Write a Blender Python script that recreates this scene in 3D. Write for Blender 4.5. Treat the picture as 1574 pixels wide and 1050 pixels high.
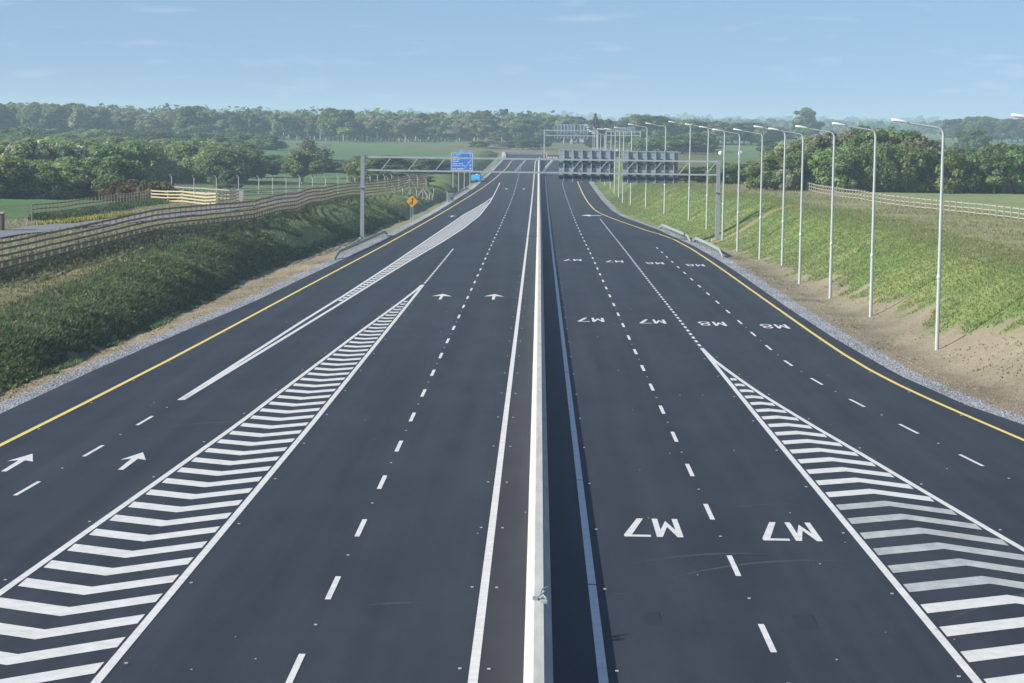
import bpy, math, random
import numpy as np
from mathutils import Matrix, Vector

# ------------------------------------------------------------------ camera, sky, sun, exposure
scene = bpy.context.scene
for o in list(bpy.data.objects): bpy.data.objects.remove(o)
COL = scene.collection
rng = np.random.default_rng(11)
random.seed(5)

CAMZ = 12.0
F, CX, CY = 3642.0, 787.0, 525.0
YH, ROLL, VX = 181.0, 0.0135, 825.2
pit = math.atan2(CY - YH, F); yaw = math.atan2(VX - CX, F)
fw = np.array([-math.sin(yaw)*math.cos(pit), math.cos(yaw)*math.cos(pit), -math.sin(pit)])
rt = np.array([math.cos(yaw), math.sin(yaw), 0.0]); up = np.cross(rt, fw)
cr = math.cos(ROLL)*rt + math.sin(ROLL)*up; cu = -math.sin(ROLL)*rt + math.cos(ROLL)*up
cam = bpy.data.cameras.new('camera'); co = bpy.data.objects.new('camera', cam); COL.objects.link(co)
cam.sensor_width = 36; cam.lens = 36*F/1574; cam.clip_start = 1; cam.clip_end = 20000
M = Matrix([[cr[i], cu[i], -fw[i], 0] for i in range(3)] + [[0, 0, 0, 1]]); M.translation = (0, 0, CAMZ)
co.matrix_world = M
scene.camera = co

SUN_EL, SUN_AZ = math.radians(29.5), math.radians(18)     # sun to the left (-X) and a little behind the camera
sdir = Vector((-math.cos(SUN_EL)*math.cos(SUN_AZ), -math.cos(SUN_EL)*math.sin(SUN_AZ), math.sin(SUN_EL)))
world = bpy.data.worlds.new('World'); scene.world = world; world.use_nodes = True
nt = world.node_tree; N = nt.nodes; Lk = nt.links
for n in list(N): N.remove(n)
sky = N.new('ShaderNodeTexSky'); sky.sky_type = 'NISHITA'; sky.sun_disc = False
sky.sun_elevation = SUN_EL; sky.sun_rotation = math.atan2(sdir.x, sdir.y)
sky.air_density = 1.0; sky.dust_density = 0.3; sky.ozone_density = 2.5; sky.altitude = 0
# the sky keeps the blue of a few degrees higher up right down to the skyline, everywhere round
geo = N.new('ShaderNodeTexCoord'); mp = N.new('ShaderNodeVectorMath'); mp.operation = 'MULTIPLY_ADD'
mp.inputs[1].default_value = (1, 1, 0.9); mp.inputs[2].default_value = (0, 0, 0.13)
Lk.new(geo.outputs['Generated'], mp.inputs[0]); nm = N.new('ShaderNodeVectorMath'); nm.operation = 'NORMALIZE'
Lk.new(mp.outputs[0], nm.inputs[0]); Lk.new(nm.outputs[0], sky.inputs[0])
# thin wisps of cloud
cm = N.new('ShaderNodeMapping'); cm.inputs['Scale'].default_value = (26, 26, 150)
Lk.new(geo.outputs['Generated'], cm.inputs[0])
cn = N.new('ShaderNodeTexNoise'); cn.inputs['Scale'].default_value = 1.0; cn.inputs['Detail'].default_value = 2.5; cn.inputs['Roughness'].default_value = .6
Lk.new(cm.outputs[0], cn.inputs['Vector'])
crp = N.new('ShaderNodeMapRange'); crp.inputs['From Min'].default_value = .58; crp.inputs['From Max'].default_value = .80; crp.inputs['To Max'].default_value = .15
Lk.new(cn.outputs[0], crp.inputs['Value'])
cmx = N.new('ShaderNodeMix'); cmx.data_type = 'RGBA'; cmx.inputs['B'].default_value = (9.5, 8.3, 8.8, 1)
tint = N.new('ShaderNodeMix'); tint.data_type = 'RGBA'; tint.blend_type = 'MULTIPLY'; tint.inputs['Factor'].default_value = 1
tint.inputs['B'].default_value = (0.98, 0.98, 1.02, 1)
Lk.new(sky.outputs[0], tint.inputs['A'])
Lk.new(crp.outputs[0], cmx.inputs['Factor']); Lk.new(tint.outputs['Result'], cmx.inputs['A'])
bg = N.new('ShaderNodeBackground'); bg.inputs['Strength'].default_value = 0.098
out = N.new('ShaderNodeOutputWorld'); Lk.new(cmx.outputs['Result'], bg.inputs[0]); Lk.new(bg.outputs[0], out.inputs[0])

sl = bpy.data.lights.new('sun', 'SUN'); so = bpy.data.objects.new('sun', sl); COL.objects.link(so)
sl.energy = 5.0; sl.angle = math.radians(.5); sl.color = (1.0, .94, .84)
so.rotation_euler = sdir.to_track_quat('Z', 'Y').to_euler()
scene.view_settings.view_transform = 'Standard'; scene.view_settings.look = 'None'
scene.view_settings.exposure = 0.50; scene.view_settings.gamma = 1; scene.view_settings.use_curve_mapping = False
scene.render.engine = 'CYCLES'
scene.cycles.volume_bounces = 1; scene.cycles.max_bounces = 5; scene.cycles.transparent_max_bounces = 8

# ------------------------------------------------------------------ survey of the place (metres; X right, Y along the road)
def D(Y):                                   # how far the road lies below eye height
    Yc = np.clip(Y, -20, 560); t = (Yc - 200)/200
    return 12.845 + 1.746*t - .4283*t*t - .1589*t**3 - .006*np.clip(Y - 560, 0, 240)
def zr(Y): return CAMZ - D(np.asarray(Y, float))
def ray(px, py):
    d = fw*F + cr*(px - CX) - cu*(py - CY); return d/d[1]
def XZ(px, py, Y):                          # point on the sight line of a photo point at depth Y
    d = ray(px, py); return d[0]*Y, CAMZ + d[2]*Y
def tab(pairs):
    a = np.array(sorted(pairs)); return lambda Y: np.interp(Y, a[:, 0], a[:, 1])
aL = tab([(-60,-23.4),(30,-22.2),(92,-20.95),(111,-20.6),(138,-19.7),(158,-18.9),(187,-18.3),(212,-17.7),(240,-16.95),(272,-16.2),(327,-15.2),(420,-13.8),(470,-12.9),(528,-12.3),(576,-11.7),(692,-11.0),(737,-10.6),(800,-11.5)])
aR = tab([(-60,40),(30,32),(60,25),(80,20.9),(93,19.35),(100,18.3),(113,17.35),(135,16.9),(160,16.85),(200,17.0),(222,16.95),(251,16.5),(294,14.8),(317,13.3),(340,11.8),(365,11.1),(415,10.9),(512,10.9),(600,11.3),(700,13),(760,20),(800,24)])
yL = tab([(-60,-21.5),(30,-20.2),(82,-18.8),(95,-18.45),(115,-18.0),(130,-17.75),(150,-17.45),(172,-17.1),(202,-16.55),(238,-15.85),(257,-15.5),(312,-14.5),(394,-12.95),(478,-11.2),(530,-10.2),(585,-9.25),(634,-8.6),(706,-8.3),(727,-7.2),(750,-5.5)])
yR = tab([(-60,36),(30,29),(50,23.5),(70,20.2),(88,18.3),(99,17.3),(107,16.7),(115,16.3),(125,16.1),(137,16.05),(204,16.05),(222,15.98),(244,15.8),(266,15.25),(280,14.3),(290,13.3),(315,11.35),(335,9.9),(350,9.05),(365,8.55),(400,8.25),(445,8.25),(510,8.45),(600,9.0),(720,11)])
bankL = tab([(-60,-26),(92,-23.6),(150,-23.0),(200,-23.4),(230,-22.3),(300,-19.3),(400,-16.8),(500,-15.2),(800,-14)])
bankR = tab([(-60,42),(60,27),(90,23.8),(110,21.4),(135,21.3),(190,21.2),(220,21.4),(245,20.2),(290,17.6),(340,14.0),(380,12.6),(500,12.4),(800,26)])
PL = tab([(-60,10.6),(100,11.3),(156,10.75),(195,10.1),(226,10.45),(265,10.85),(314,11.4),(370,12.2),(430,12.8),(500,12.3),(700,11.2),(1100,10.6),(3000,10),(7000,9)])
PR = tab([(-60,8.6),(100,8.3),(220,8.9),(290,9.3),(370,9.9),(450,10.6),(600,10.2),(1000,9.6),(3000,9.4),(7000,8)])
def noise(x, y, s, seed=0):
    x = np.asarray(x, float)/s; y = np.asarray(y, float)/s
    def h(i, j):
        v = np.sin(i*127.1 + j*311.7 + seed*74.7)*43758.5453; return v - np.floor(v)
    i = np.floor(x); j = np.floor(y); fx = x - i; fy = y - j; fx = fx*fx*(3 - 2*fx); fy = fy*fy*(3 - 2*fy)
    return (h(i, j)*(1 - fx)*(1 - fy) + h(i+1, j)*fx*(1 - fy) + h(i, j+1)*(1 - fx)*fy + h(i+1, j+1)*fx*fy)*2 - 1
def sst(a, b, x):
    t = np.clip((x - a)/(b - a), 0, 1); return t*t*(3 - 2*t)
def zt(X, Y):                               # height of the land
    X = np.asarray(X, float); Y = np.asarray(Y, float); z0 = zr(Y)
    l = aL(Y); r = aR(Y); bl = bankL(Y); br = bankR(Y)
    nz = .10*noise(X, Y, 2.2, 1) + .16*noise(X, Y, 6, 2) + .05*noise(X, Y, .9, 3)
    # left
    P = CAMZ - PL(Y); P = P + sst(40, 160, -X)*.2*noise(X, Y, 90, 4) + sst(500, 1500, Y)*1.0*noise(X, Y, 400, 5)
    sL = bl - X; H = P - (z0 - .35); w = np.maximum(3.0*np.abs(H), 4.5)
    flat = z0 - .05 - .30*sst(0, 1, (l - X)/np.maximum(l - bl, .5))
    lump = .17*noise(X, Y, 4.5, 6) + .26*noise(X, Y, 9, 7)
    uu = np.clip(sL/w, 0, 1); zl = flat + (P - flat)*(1 - (1 - uu)**2.8)
    zl = zl + nz*sst(.5, 4, l - X)*.7 + lump*sst(0, 2, sL)*sst(9, 5, sL)*(Y < 480)
    # right
    P = CAMZ - PR(Y) + sst(500, 1500, Y)*1.0*noise(X, Y, 420, 8)
    sR = X - br; H = P - z0 - .3; w = np.maximum(2.15*H, 2.5)
    flat = z0 - .05 - .2*sst(0, 1, (X - r)/np.maximum(br - r, .5))
    zrr = flat + (P - flat)*np.clip(sst(-.15, 1.1, sR/w), 0, 1) + nz*sst(.5, 4, X - r)*.6
    z = np.where(X < l, zl, np.where(X > r, zrr, z0 - .12))
    far = sst(800, 980, Y)                  # the road ends; the land closes over it
    mid = CAMZ - (12.2 + (10.0 - 12.2)*far) + sst(500, 1500, Y)*.9*noise(X, Y, 400, 5)
    cen = sst(-60, -14, X)*sst(90, 34, X)
    return np.where(Y > 800, z*(1 - cen*(1 - sst(980, 1300, Y))) + mid*cen*(1 - sst(980, 1300, Y)), z)
def gz(X, Y): return float(zt(np.array([X]), np.array([Y]))[0])

# ------------------------------------------------------------------ helpers
def mesh(name, V, Fc, mat=None, smooth=False, col=None):
    m = bpy.data.meshes.new(name)
    V = np.asarray(V, np.float32)
    if isinstance(Fc, np.ndarray):
        n = Fc.shape[1]; m.vertices.add(len(V)); m.vertices.foreach_set('co', V.ravel())
        m.loops.add(Fc.size); m.loops.foreach_set('vertex_index', Fc.astype(np.int32).ravel())
        m.polygons.add(len(Fc)); m.polygons.foreach_set('loop_start', np.arange(0, Fc.size, n, dtype=np.int32))
        m.polygons.foreach_set('loop_total', np.full(len(Fc), n, np.int32)); m.update(calc_edges=True)
    else:
        m.from_pydata([tuple(map(float, v)) for v in V], [], Fc); m.update()
    if smooth: m.polygons.foreach_set('use_smooth', np.ones(len(m.polygons), bool))
    if col is not None:
        a = m.color_attributes.new('Col', 'FLOAT_COLOR', 'POINT')
        c = np.ones((len(V), 4), np.float32); c[:, :3] = col; a.data.foreach_set('color', c.ravel())
    if mat: m.materials.append(mat)
    return m
def link(name, data, parent=None, loc=None):
    o = bpy.data.objects.new(name, data); COL.objects.link(o)
    if parent: o.parent = parent
    if loc is not None: o.location = loc
    return o
def tag(o, label=None, cat=None, group=None, kind=None):
    if label: o['label'] = label
    if cat: o['category'] = cat
    if group: o['group'] = group
    if kind: o['kind'] = kind
    return o
def thing(name, label, cat, loc=(0, 0, 0), rz=0, group=None):
    o = bpy.data.objects.new(name, None); COL.objects.link(o); o.location = loc; o.rotation_euler = (0, 0, rz)
    o.empty_display_size = .3
    return tag(o, label, cat, group)
BOXF = [(0,3,2,1),(4,5,6,7),(0,1,5,4),(1,2,6,5),(2,3,7,6),(3,0,4,7)]
class MB:
    def __init__(s): s.V = []; s.F = []
    def box(s, x0, y0, z0, x1, y1, z1):
        n = len(s.V); s.V += [(x0,y0,z0),(x1,y0,z0),(x1,y1,z0),(x0,y1,z0),(x0,y0,z1),(x1,y0,z1),(x1,y1,z1),(x0,y1,z1)]
        s.F += [tuple(i+n for i in f) for f in BOXF]; return s
    def bar(s, a, b, w, h=None):
        h = h or w; a = Vector(a); b = Vector(b); d = (b - a).normalized()
        u = d.cross(Vector((0,0,1)));
        if u.length < 1e-3: u = Vector((1,0,0))
        u.normalize(); v = u.cross(d); u = u*w/2; v = v*h/2
        n = len(s.V); s.V += [a-u-v, a+u-v, a+u+v, a-u+v, b-u-v, b+u-v, b+u+v, b-u+v]
        s.F += [tuple(i+n for i in f) for f in BOXF]; return s
    def tube(s, pts, rad, seg=8):
        n = len(s.V); pts = [Vector(p) for p in pts]; k = len(pts)
        if not hasattr(rad, '__len__'): rad = [rad]*k
        for i, p in enumerate(pts):
            d = (pts[min(i+1, k-1)] - pts[max(i-1, 0)]).normalized()
            u = d.cross(Vector((0,1,0.001)));
            if u.length < 1e-2: u = d.cross(Vector((1,0,0)))
            u.normalize(); v = u.cross(d)
            for j in range(seg):
                a = 2*math.pi*j/seg; s.V.append(p + (u*math.cos(a) + v*math.sin(a))*rad[i])
        for i in range(k-1):
            for j in range(seg):
                q = (j+1) % seg; s.F.append((n+i*seg+j, n+i*seg+q, n+(i+1)*seg+q, n+(i+1)*seg+j))
        s.F.append(tuple(n+j for j in range(seg))[::-1]); s.F.append(tuple(n+(k-1)*seg+j for j in range(seg))); return s
    def prism(s, poly, y0, y1):           # polygon in xz, extruded along y
        n = len(s.V); k = len(poly)
        s.V += [(x, y0, z) for x, z in poly] + [(x, y1, z) for x, z in poly]
        s.F.append(tuple(n+i for i in range(k))); s.F.append(tuple(n+k+i for i in range(k))[::-1])
        for i in range(k):
            q = (i+1) % k; s.F.append((n+i, n+k+i, n+k+q, n+q))
        return s
    def mesh(s, name, mat, smooth=False): return mesh(name, [tuple(v) for v in s.V], s.F, mat, smooth)
    def build(s, name, mat, parent=None, smooth=False): return link(name, s.mesh(name, mat, smooth), parent)

def mat_new(name):
    m = bpy.data.materials.new(name); m.use_nodes = True; nt = m.node_tree
    for n in list(nt.nodes): nt.nodes.remove(n)
    o = nt.nodes.new('ShaderNodeOutputMaterial'); p = nt.nodes.new('ShaderNodeBsdfPrincipled'); nt.links.new(p.outputs[0], o.inputs[0])
    return m, nt, p, o
def mat_plain(name, c, rough=.6, var=.15, scale=3.0, metal=0, bump=0.0, stretch=(1,1,1), c2=None, spec=.5, coords='Object'):
    m, nt, p, o = mat_new(name); n = nt.nodes; l = nt.links
    tc = n.new('ShaderNodeTexCoord'); mp = n.new('ShaderNodeMapping'); mp.inputs['Scale'].default_value = stretch
    l.new(tc.outputs[coords], mp.inputs[0]); ns = n.new('ShaderNodeTexNoise'); ns.inputs['Scale'].default_value = scale
    ns.inputs['Detail'].default_value = 6; ns.inputs['Roughness'].default_value = .65; l.new(mp.outputs[0], ns.inputs['Vector'])
    mx = n.new('ShaderNodeMix'); mx.data_type = 'RGBA'
    c2 = c2 or tuple(v*(1-var) for v in c); ca = tuple(min(1, v*(1+var)) for v in c)
    mx.inputs['A'].default_value = (*c2, 1); mx.inputs['B'].default_value = (*ca, 1)
    r = n.new('ShaderNodeMapRange'); r.inputs['From Min'].default_value = .3; r.inputs['From Max'].default_value = .7; l.new(ns.outputs[0], r.inputs['Value'])
    l.new(r.outputs[0], mx.inputs['Factor']); l.new(mx.outputs['Result'], p.inputs['Base Color'])
    p.inputs['Roughness'].default_value = rough; p.inputs['Metallic'].default_value = metal; p.inputs['Specular IOR Level'].default_value = spec
    if bump:
        b = n.new('ShaderNodeBump'); b.inputs['Strength'].default_value = bump; b.inputs['Distance'].default_value = .02
        l.new(ns.outputs[0], b.inputs['Height']); l.new(b.outputs[0], p.inputs['Normal'])
    return m
def mat_leaf(name, trans=.35, rough=.6):
    m, nt, p, o = mat_new(name); n = nt.nodes; l = nt.links
    a = n.new('ShaderNodeAttribute'); a.attribute_name = 'Col'
    inf = n.new('ShaderNodeObjectInfo'); mr = n.new('ShaderNodeMapRange'); mr.inputs['To Min'].default_value = .78; mr.inputs['To Max'].default_value = 1.28
    l.new(inf.outputs['Random'], mr.inputs['Value'])
    hs = n.new('ShaderNodeHueSaturation'); l.new(mr.outputs[0], hs.inputs['Value']); l.new(a.outputs['Color'], hs.inputs['Color'])
    mr2 = n.new('ShaderNodeMath'); mr2.operation = 'MULTIPLY_ADD'; mr2.inputs[1].default_value = .05; mr2.inputs[2].default_value = .475
    fr = n.new('ShaderNodeMath'); fr.operation = 'MULTIPLY'; fr.inputs[1].default_value = 17.3; l.new(inf.outputs['Random'], fr.inputs[0])
    f2 = n.new('ShaderNodeMath'); f2.operation = 'FRACT'; l.new(fr.outputs[0], f2.inputs[0]); l.new(f2.outputs[0], mr2.inputs[0]); l.new(mr2.outputs[0], hs.inputs['Hue'])
    p.inputs['Roughness'].default_value = rough; p.inputs['Specular IOR Level'].default_value = .25
    l.new(hs.outputs[0], p.inputs['Base Color'])
    t = n.new('ShaderNodeBsdfTranslucent'); l.new(hs.outputs[0], t.inputs[0]); mx = n.new('ShaderNodeMixShader'); mx.inputs[0].default_value = trans
    l.new(p.outputs[0], mx.inputs[1]); l.new(t.outputs[0], mx.inputs[2]); l.new(mx.outputs[0], o.inputs[0])
    return m

WHITE = mat_plain('white_road_paint', (.66,.66,.63), .6, .13, 2.6, coords='Object')
WORN = mat_plain('worn_road_paint', (.42,.43,.42), .6, .22, 2.5, stretch=(1,.4,1))
YELLOW = mat_plain('yellow_road_paint', (.78,.60,.15), .55, .08, 1.5)
GALV = mat_plain('galvanised_steel', (.41,.46,.46), .45, .08, 4, metal=.0, spec=.5)
GALVD = mat_plain('dull_grey_steel', (.30,.33,.36), .5, .12, 3)
POLE = mat_plain('pale_lamp_steel', (.44,.49,.49), .45, .06, 4)
RAILM = mat_plain('weathered_rail_steel', (.30,.34,.35), .5, .1, 3)
SSHADE = mat_plain('sign_shadow_steel', (.10,.12,.14), .6, .1, 3)  # steel darkened to paint in the shadow among the sign-back ribs
LAMPW = mat_plain('white_lamp_shell', (.85,.86,.86), .3, .03, 3)
CONC = mat_plain('pale_concrete', (.47,.465,.435), .85, .15, 3.2, bump=.3, stretch=(1,.15,1))
CONCP = mat_plain('weathered_concrete', (.42,.42,.39), .85, .15, 4)
TIMBER = mat_plain('brown_fence_timber', (.20,.15,.09), .8, .3, 3)
TIMBERP = mat_plain('pale_fence_timber', (.26,.205,.14), .8, .25, 3)
TIMBERW = mat_plain('silvered_fence_timber', (.34,.32,.25), .8, .2, 3)
TIMBERY = mat_plain('new_yellow_timber', (.46,.385,.22), .75, .15, 3)
PANEL = mat_plain('grey_sign_back', (.34,.40,.42), .5, .07, 2)
DARKM = mat_plain('dark_rubber', (.03,.03,.035), .7, .2, 4)
BARK = mat_plain('tree_bark', (.27,.25,.21), .9, .3, 2)
BLUE = mat_plain('blue_sign_face', (.03,.20,.72), .4, .05, 2)
SIGNW = mat_plain('white_sign_print', (.75,.8,.85), .5, .04, 2)
ORANGE = mat_plain('orange_sign_face', (.85,.36,.02), .5, .06, 2)
BLACK = mat_plain('black_sign_print', (.02,.02,.02), .6, .1, 3)
CYAN = mat_plain('blue_tank_plastic', (.04,.40,.80), .4, .08, 2)
BRICK = mat_plain('red_brick', (.22,.11,.08), .85, .25, 6)
STUD = mat_plain('pale_stud', (.45,.45,.40), .5, .1, 3)
LEAF = mat_leaf('leaf', .58); GRASS = mat_leaf('grass_blade', .45, .7)

# asphalt: bluish new blacktop, faint lengthwise paver streaks, shoulder strips a touch browner
def mat_asphalt(name, c1, c2):
    m, nt, p, o = mat_new(name); n = nt.nodes; l = nt.links
    tc = n.new('ShaderNodeTexCoord')
    def ns(sc, st, det=6, ro=.6):
        mp = n.new('ShaderNodeMapping'); mp.inputs['Scale'].default_value = st; l.new(tc.outputs['Object'], mp.inputs[0])
        t = n.new('ShaderNodeTexNoise'); t.inputs['Scale'].default_value = sc; t.inputs['Detail'].default_value = det; t.inputs['Roughness'].default_value = ro
        l.new(mp.outputs[0], t.inputs['Vector']); return t
    a = ns(1.0, (.9, .012, 1)); b = ns(.35, (1, .35, 1), 8, .7); g = ns(14, (1, .6, 1), 4, .8)
    ad = n.new('ShaderNodeMath'); ad.operation = 'ADD'; l.new(a.outputs[0], ad.inputs[0]); l.new(b.outputs[0], ad.inputs[1])
    g2 = n.new('ShaderNodeMath'); g2.operation = 'MULTIPLY_ADD'; g2.inputs[1].default_value = .55; l.new(g.outputs[0], g2.inputs[0]); l.new(ad.outputs[0], g2.inputs[2])
    r = n.new('ShaderNodeMapRange'); r.inputs['From Min'].default_value = 1.06; r.inputs['From Max'].default_value = 1.52; l.new(g2.outputs[0], r.inputs['Value'])
    mx = n.new('ShaderNodeMix'); mx.data_type = 'RGBA'; mx.inputs['A'].default_value = (*c1, 1); mx.inputs['B'].default_value = (*c2, 1)
    l.new(r.outputs[0], mx.inputs['Factor']); l.new(mx.outputs['Result'], p.inputs['Base Color'])
    p.inputs['Roughness'].default_value = .78; p.inputs['Specular IOR Level'].default_value = .35
    bp = n.new('ShaderNodeBump'); bp.inputs['Strength'].default_value = .25; bp.inputs['Distance'].default_value = .01; l.new(g.outputs[0], bp.inputs['Height']); l.new(bp.outputs[0], p.inputs['Normal'])
    return m
ASPH = mat_asphalt('blacktop', (.015,.020,.029), (.031,.039,.051))
ASPHB = mat_asphalt('brownish_blacktop', (.024,.026,.031), (.040,.042,.048))

# ground: colours of the ground cover itself laid out per vertex, plus fine noise
gm, gnt, gp, go = mat_new('ground_cover'); n = gnt.nodes; l = gnt.links
ga = n.new('ShaderNodeAttribute'); ga.attribute_name = 'Col'; tc = n.new('ShaderNodeTexCoord')
n1 = n.new('ShaderNodeTexNoise'); n1.inputs['Scale'].default_value = 2.2; n1.inputs['Detail'].default_value = 8; n1.inputs['Roughness'].default_value = .75; l.new(tc.outputs['Object'], n1.inputs['Vector'])
n2 = n.new('ShaderNodeTexNoise'); n2.inputs['Scale'].default_value = .12; n2.inputs['Detail'].default_value = 6; l.new(tc.outputs['Object'], n2.inputs['Vector'])
sm = n.new('ShaderNodeMath'); sm.operation = 'ADD'; l.new(n1.outputs[0], sm.inputs[0]); l.new(n2.outputs[0], sm.inputs[1])
mr = n.new('ShaderNodeMapRange'); mr.inputs['From Min'].default_value = .6; mr.inputs['From Max'].default_value = 1.4; mr.inputs['To Min'].default_value = .65; mr.inputs['To Max'].default_value = 1.35; l.new(sm.outputs[0], mr.inputs['Value'])
mu = n.new('ShaderNodeVectorMath'); mu.operation = 'SCALE'; l.new(ga.outputs['Color'], mu.inputs[0]); l.new(mr.outputs[0], mu.inputs['Scale']); l.new(mu.outputs[0], gp.inputs['Base Color'])
gp.inputs['Roughness'].default_value = .95; gp.inputs['Specular IOR Level'].default_value = .1
bp = n.new('ShaderNodeBump'); bp.inputs['Strength'].default_value = .8; bp.inputs['Distance'].default_value = .12; l.new(n1.outputs[0], bp.inputs['Height']); l.new(bp.outputs[0], gp.inputs['Normal'])
GROUND = gm

# ------------------------------------------------------------------ ground
def ground_col(X, Y):
    X = np.asarray(X, float); Y = np.asarray(Y, float)
    l = aL(Y); r = aR(Y); bl = bankL(Y); br = bankR(Y)
    def C(*c): return np.array(c)[None, :]*np.ones((X.size, 1))
    n5 = noise(X, Y, 5, 21); n2 = noise(X, Y, 1.7, 22); n20 = noise(X, Y, 22, 23)
    fld = C(.115,.195,.085); c = fld.copy()
    def mix(c, d, w): w = np.clip(w, 0, 1)[:, None]; return c*(1 - w) + d*w
    # patchwork of fields
    pid = np.floor((X + 37*np.sin(Y/160))/150)*7.3 + np.floor((Y + 20*np.sin(X/90))/240)*3.1
    hsh = np.sin(pid*91.7)*999; hsh = hsh - np.floor(hsh)
    c = mix(c, C(.13,.185,.07), hsh*.9); c = mix(c, C(.09,.18,.09), (hsh > .75)*.8)
    c = mix(c, C(.15,.16,.07), sst(.3, .8, noise(X, Y, 60, 24))*.5)
    # near left plateau: rough dry grass between the fences
    left = X < l
    c = mix(c, C(.30,.275,.185), left*sst(-52, -47, X)*sst(330, 300, Y)*(.55 + .4*n5))
    c = mix(c, C(.085,.17,.06), left*sst(-49, -52, X)*sst(330, 280, Y))
    # darker growth under the long fence
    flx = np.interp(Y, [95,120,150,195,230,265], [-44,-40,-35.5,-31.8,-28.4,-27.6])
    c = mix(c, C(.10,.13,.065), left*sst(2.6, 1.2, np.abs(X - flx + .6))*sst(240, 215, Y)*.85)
    # left bank
    bL = left*sst(-1, 1.2, bl - X + n2*1.0)*sst(17, 9, bl - X)
    g = mix(C(.12,.18,.055), C(.18,.23,.075), sst(-.4, .6, n5 + .4*n20)); g = mix(g, C(.25,.225,.12), sst(5.0, 6.8, bl - X + n2*.8)*sst(235, 190, Y)*.8)
    g = mix(g, C(.20,.21,.08), sst(.2, .8, n5)*sst(180, 260, Y)*.6)
    c = mix(c, g, bL)
    # right bank
    right = X > r
    bR = right*sst(30, 22, X - br - 6)
    g = mix(C(.15,.225,.065), C(.22,.26,.09), sst(-.4, .7, n5 + .5*n20)); g = mix(g, C(.28,.265,.145), sst(8, 13, X - br + 2.5*n5)*.75)
    g = g*(1 - .42*sst(320, 420, Y))[:, None]
    c = mix(c, g, bR)
    c = mix(c, C(.21,.26,.115), right*sst(43, 47, X)*sst(215, 225, Y)*sst(345, 335, Y))
    # trench scar up the right bank beside the gantry
    tr = X - 19.5 - (Y - 259)*3.2
    c = mix(c, C(.34,.24,.15), right*sst(1.6, .7, np.abs(Y - 260.5 - .14*(X - 20) + .3*n2))*sst(33, 28, X)*(Y < 300))
    # soil at the foot of both banks
    soil = mix(C(.29,.245,.165), C(.20,.19,.12), sst(0, .8, n5 + .3*n2))
    c = mix(c, soil, left*(1 - sst(-1.2, .8, bl - X + n2*.9))*sst(300, 215, Y))
    c = mix(c, mix(c, soil, np.full(X.size, .5)), left*(1 - sst(-1, 1, bl - X))*sst(215, 300, Y))
    soilr = mix(C(.27,.235,.165), C(.19,.185,.12), sst(0, .9, n5 + .4*n2))
    wid = np.interp(Y, [60, 100, 125, 150, 190, 222, 250], [4.6, 4.0, 2.6, 1.8, .9, .4, -.6])
    c = mix(c, soilr, right*(1 - sst(-.5, .9, X - br - wid + n2*1.1 + .8*n5))*sst(280, 225, Y))
    # stone drain strip along the blacktop
    gl = sst(1.25, .95, (l - X) + .12*n2)*left; gr = sst(1.35, 1.0, (X - r) + .12*n2)*right
    gs = C(.33,.34,.34)
    c = mix(c, gs, gl); c = mix(c, gs, gr)
    c = mix(c, C(.17,.17,.09), (Y > 760)*sst(-60, -20, X)*sst(80, 40, X)*sst(1000, 900, Y)*.9)
    return c
ys = np.concatenate([np.arange(-60, 60, 10), np.arange(60, 130, 1.0), np.arange(130, 340, 1.3), np.arange(340, 520, 3), np.arange(520, 840, 8), np.geomspace(840, 7000, 60)])
so_ = np.concatenate([np.arange(0, 3, .3), np.arange(3, 20, .5), np.arange(20, 60, 2.0), np.geomspace(60, 4500, 50)])
cols = []
for s in so_[::-1]: cols.append(('L', s))
cols += [('M', .25), ('M', .5), ('M', .75)]
for s in so_: cols.append(('R', s))
GX = np.zeros((len(ys), len(cols)))
for j, (k, s) in enumerate(cols):
    GX[:, j] = aL(ys) - s if k == 'L' else aR(ys) + s if k == 'R' else aL(ys)*(1 - s) + aR(ys)*s
GY = np.repeat(ys[:, None], len(cols), 1)
eps = np.array([{'L': -1e-3, 'R': 1e-3, 'M': 0}[k] for k, s in cols])[None, :]
GZ = zt((GX + eps).ravel(), GY.ravel())
gc = ground_col((GX + eps).ravel(), GY.ravel())
R_, C_ = GX.shape; idx = np.arange(R_*C_).reshape(R_, C_)
quads = np.stack([idx[:-1, :-1], idx[:-1, 1:], idx[1:, 1:], idx[1:, :-1]], -1).reshape(-1, 4)
g = link('ground', mesh('ground', np.stack([GX.ravel(), GY.ravel(), GZ], 1), quads, GROUND, True, gc)); tag(g, kind='structure')

# ------------------------------------------------------------------ road and its markings
RY = np.concatenate([np.arange(-60, 700, 4.0), np.arange(700, 802, 4.0)])
def sheet(name, x0, x1, Y, dz, mat, parent=None, nx=1):
    Y = np.asarray(Y, float); V = []; Fq = []
    for k in range(nx + 1):
        t = k/nx; V.append(np.stack([x0(Y)*(1 - t) + x1(Y)*t, Y, zr(Y) + dz], 1))
    V = np.concatenate(V); n = len(Y)
    for k in range(nx):
        i = np.arange(n - 1) + k*n; Fq.append(np.stack([i, i + n, i + n + 1, i + 1], 1))
    return link(name, mesh(name, V, np.concatenate(Fq), mat), parent)
road = sheet('road', aL, aR, RY, 0, ASPH, None, 4); tag(road, kind='structure')
cst = lambda v: (lambda Y: v + 0*np.asarray(Y, float))
Z1, Z2 = .004, .010
def Yr(a, b, st=4.0): return np.append(np.arange(a, b, st), b)
sheet('median_strip', cst(-1.09), cst(-.17), Yr(-60, 700), Z1, ASPHB, road)
def line(name, fx, a, b, w, mat=WHITE, st=4.0):
    return sheet(name, lambda Y: fx(Y) - w/2, lambda Y: fx(Y) + w/2, Yr(a, b, st), Z2, mat, road)
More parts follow.
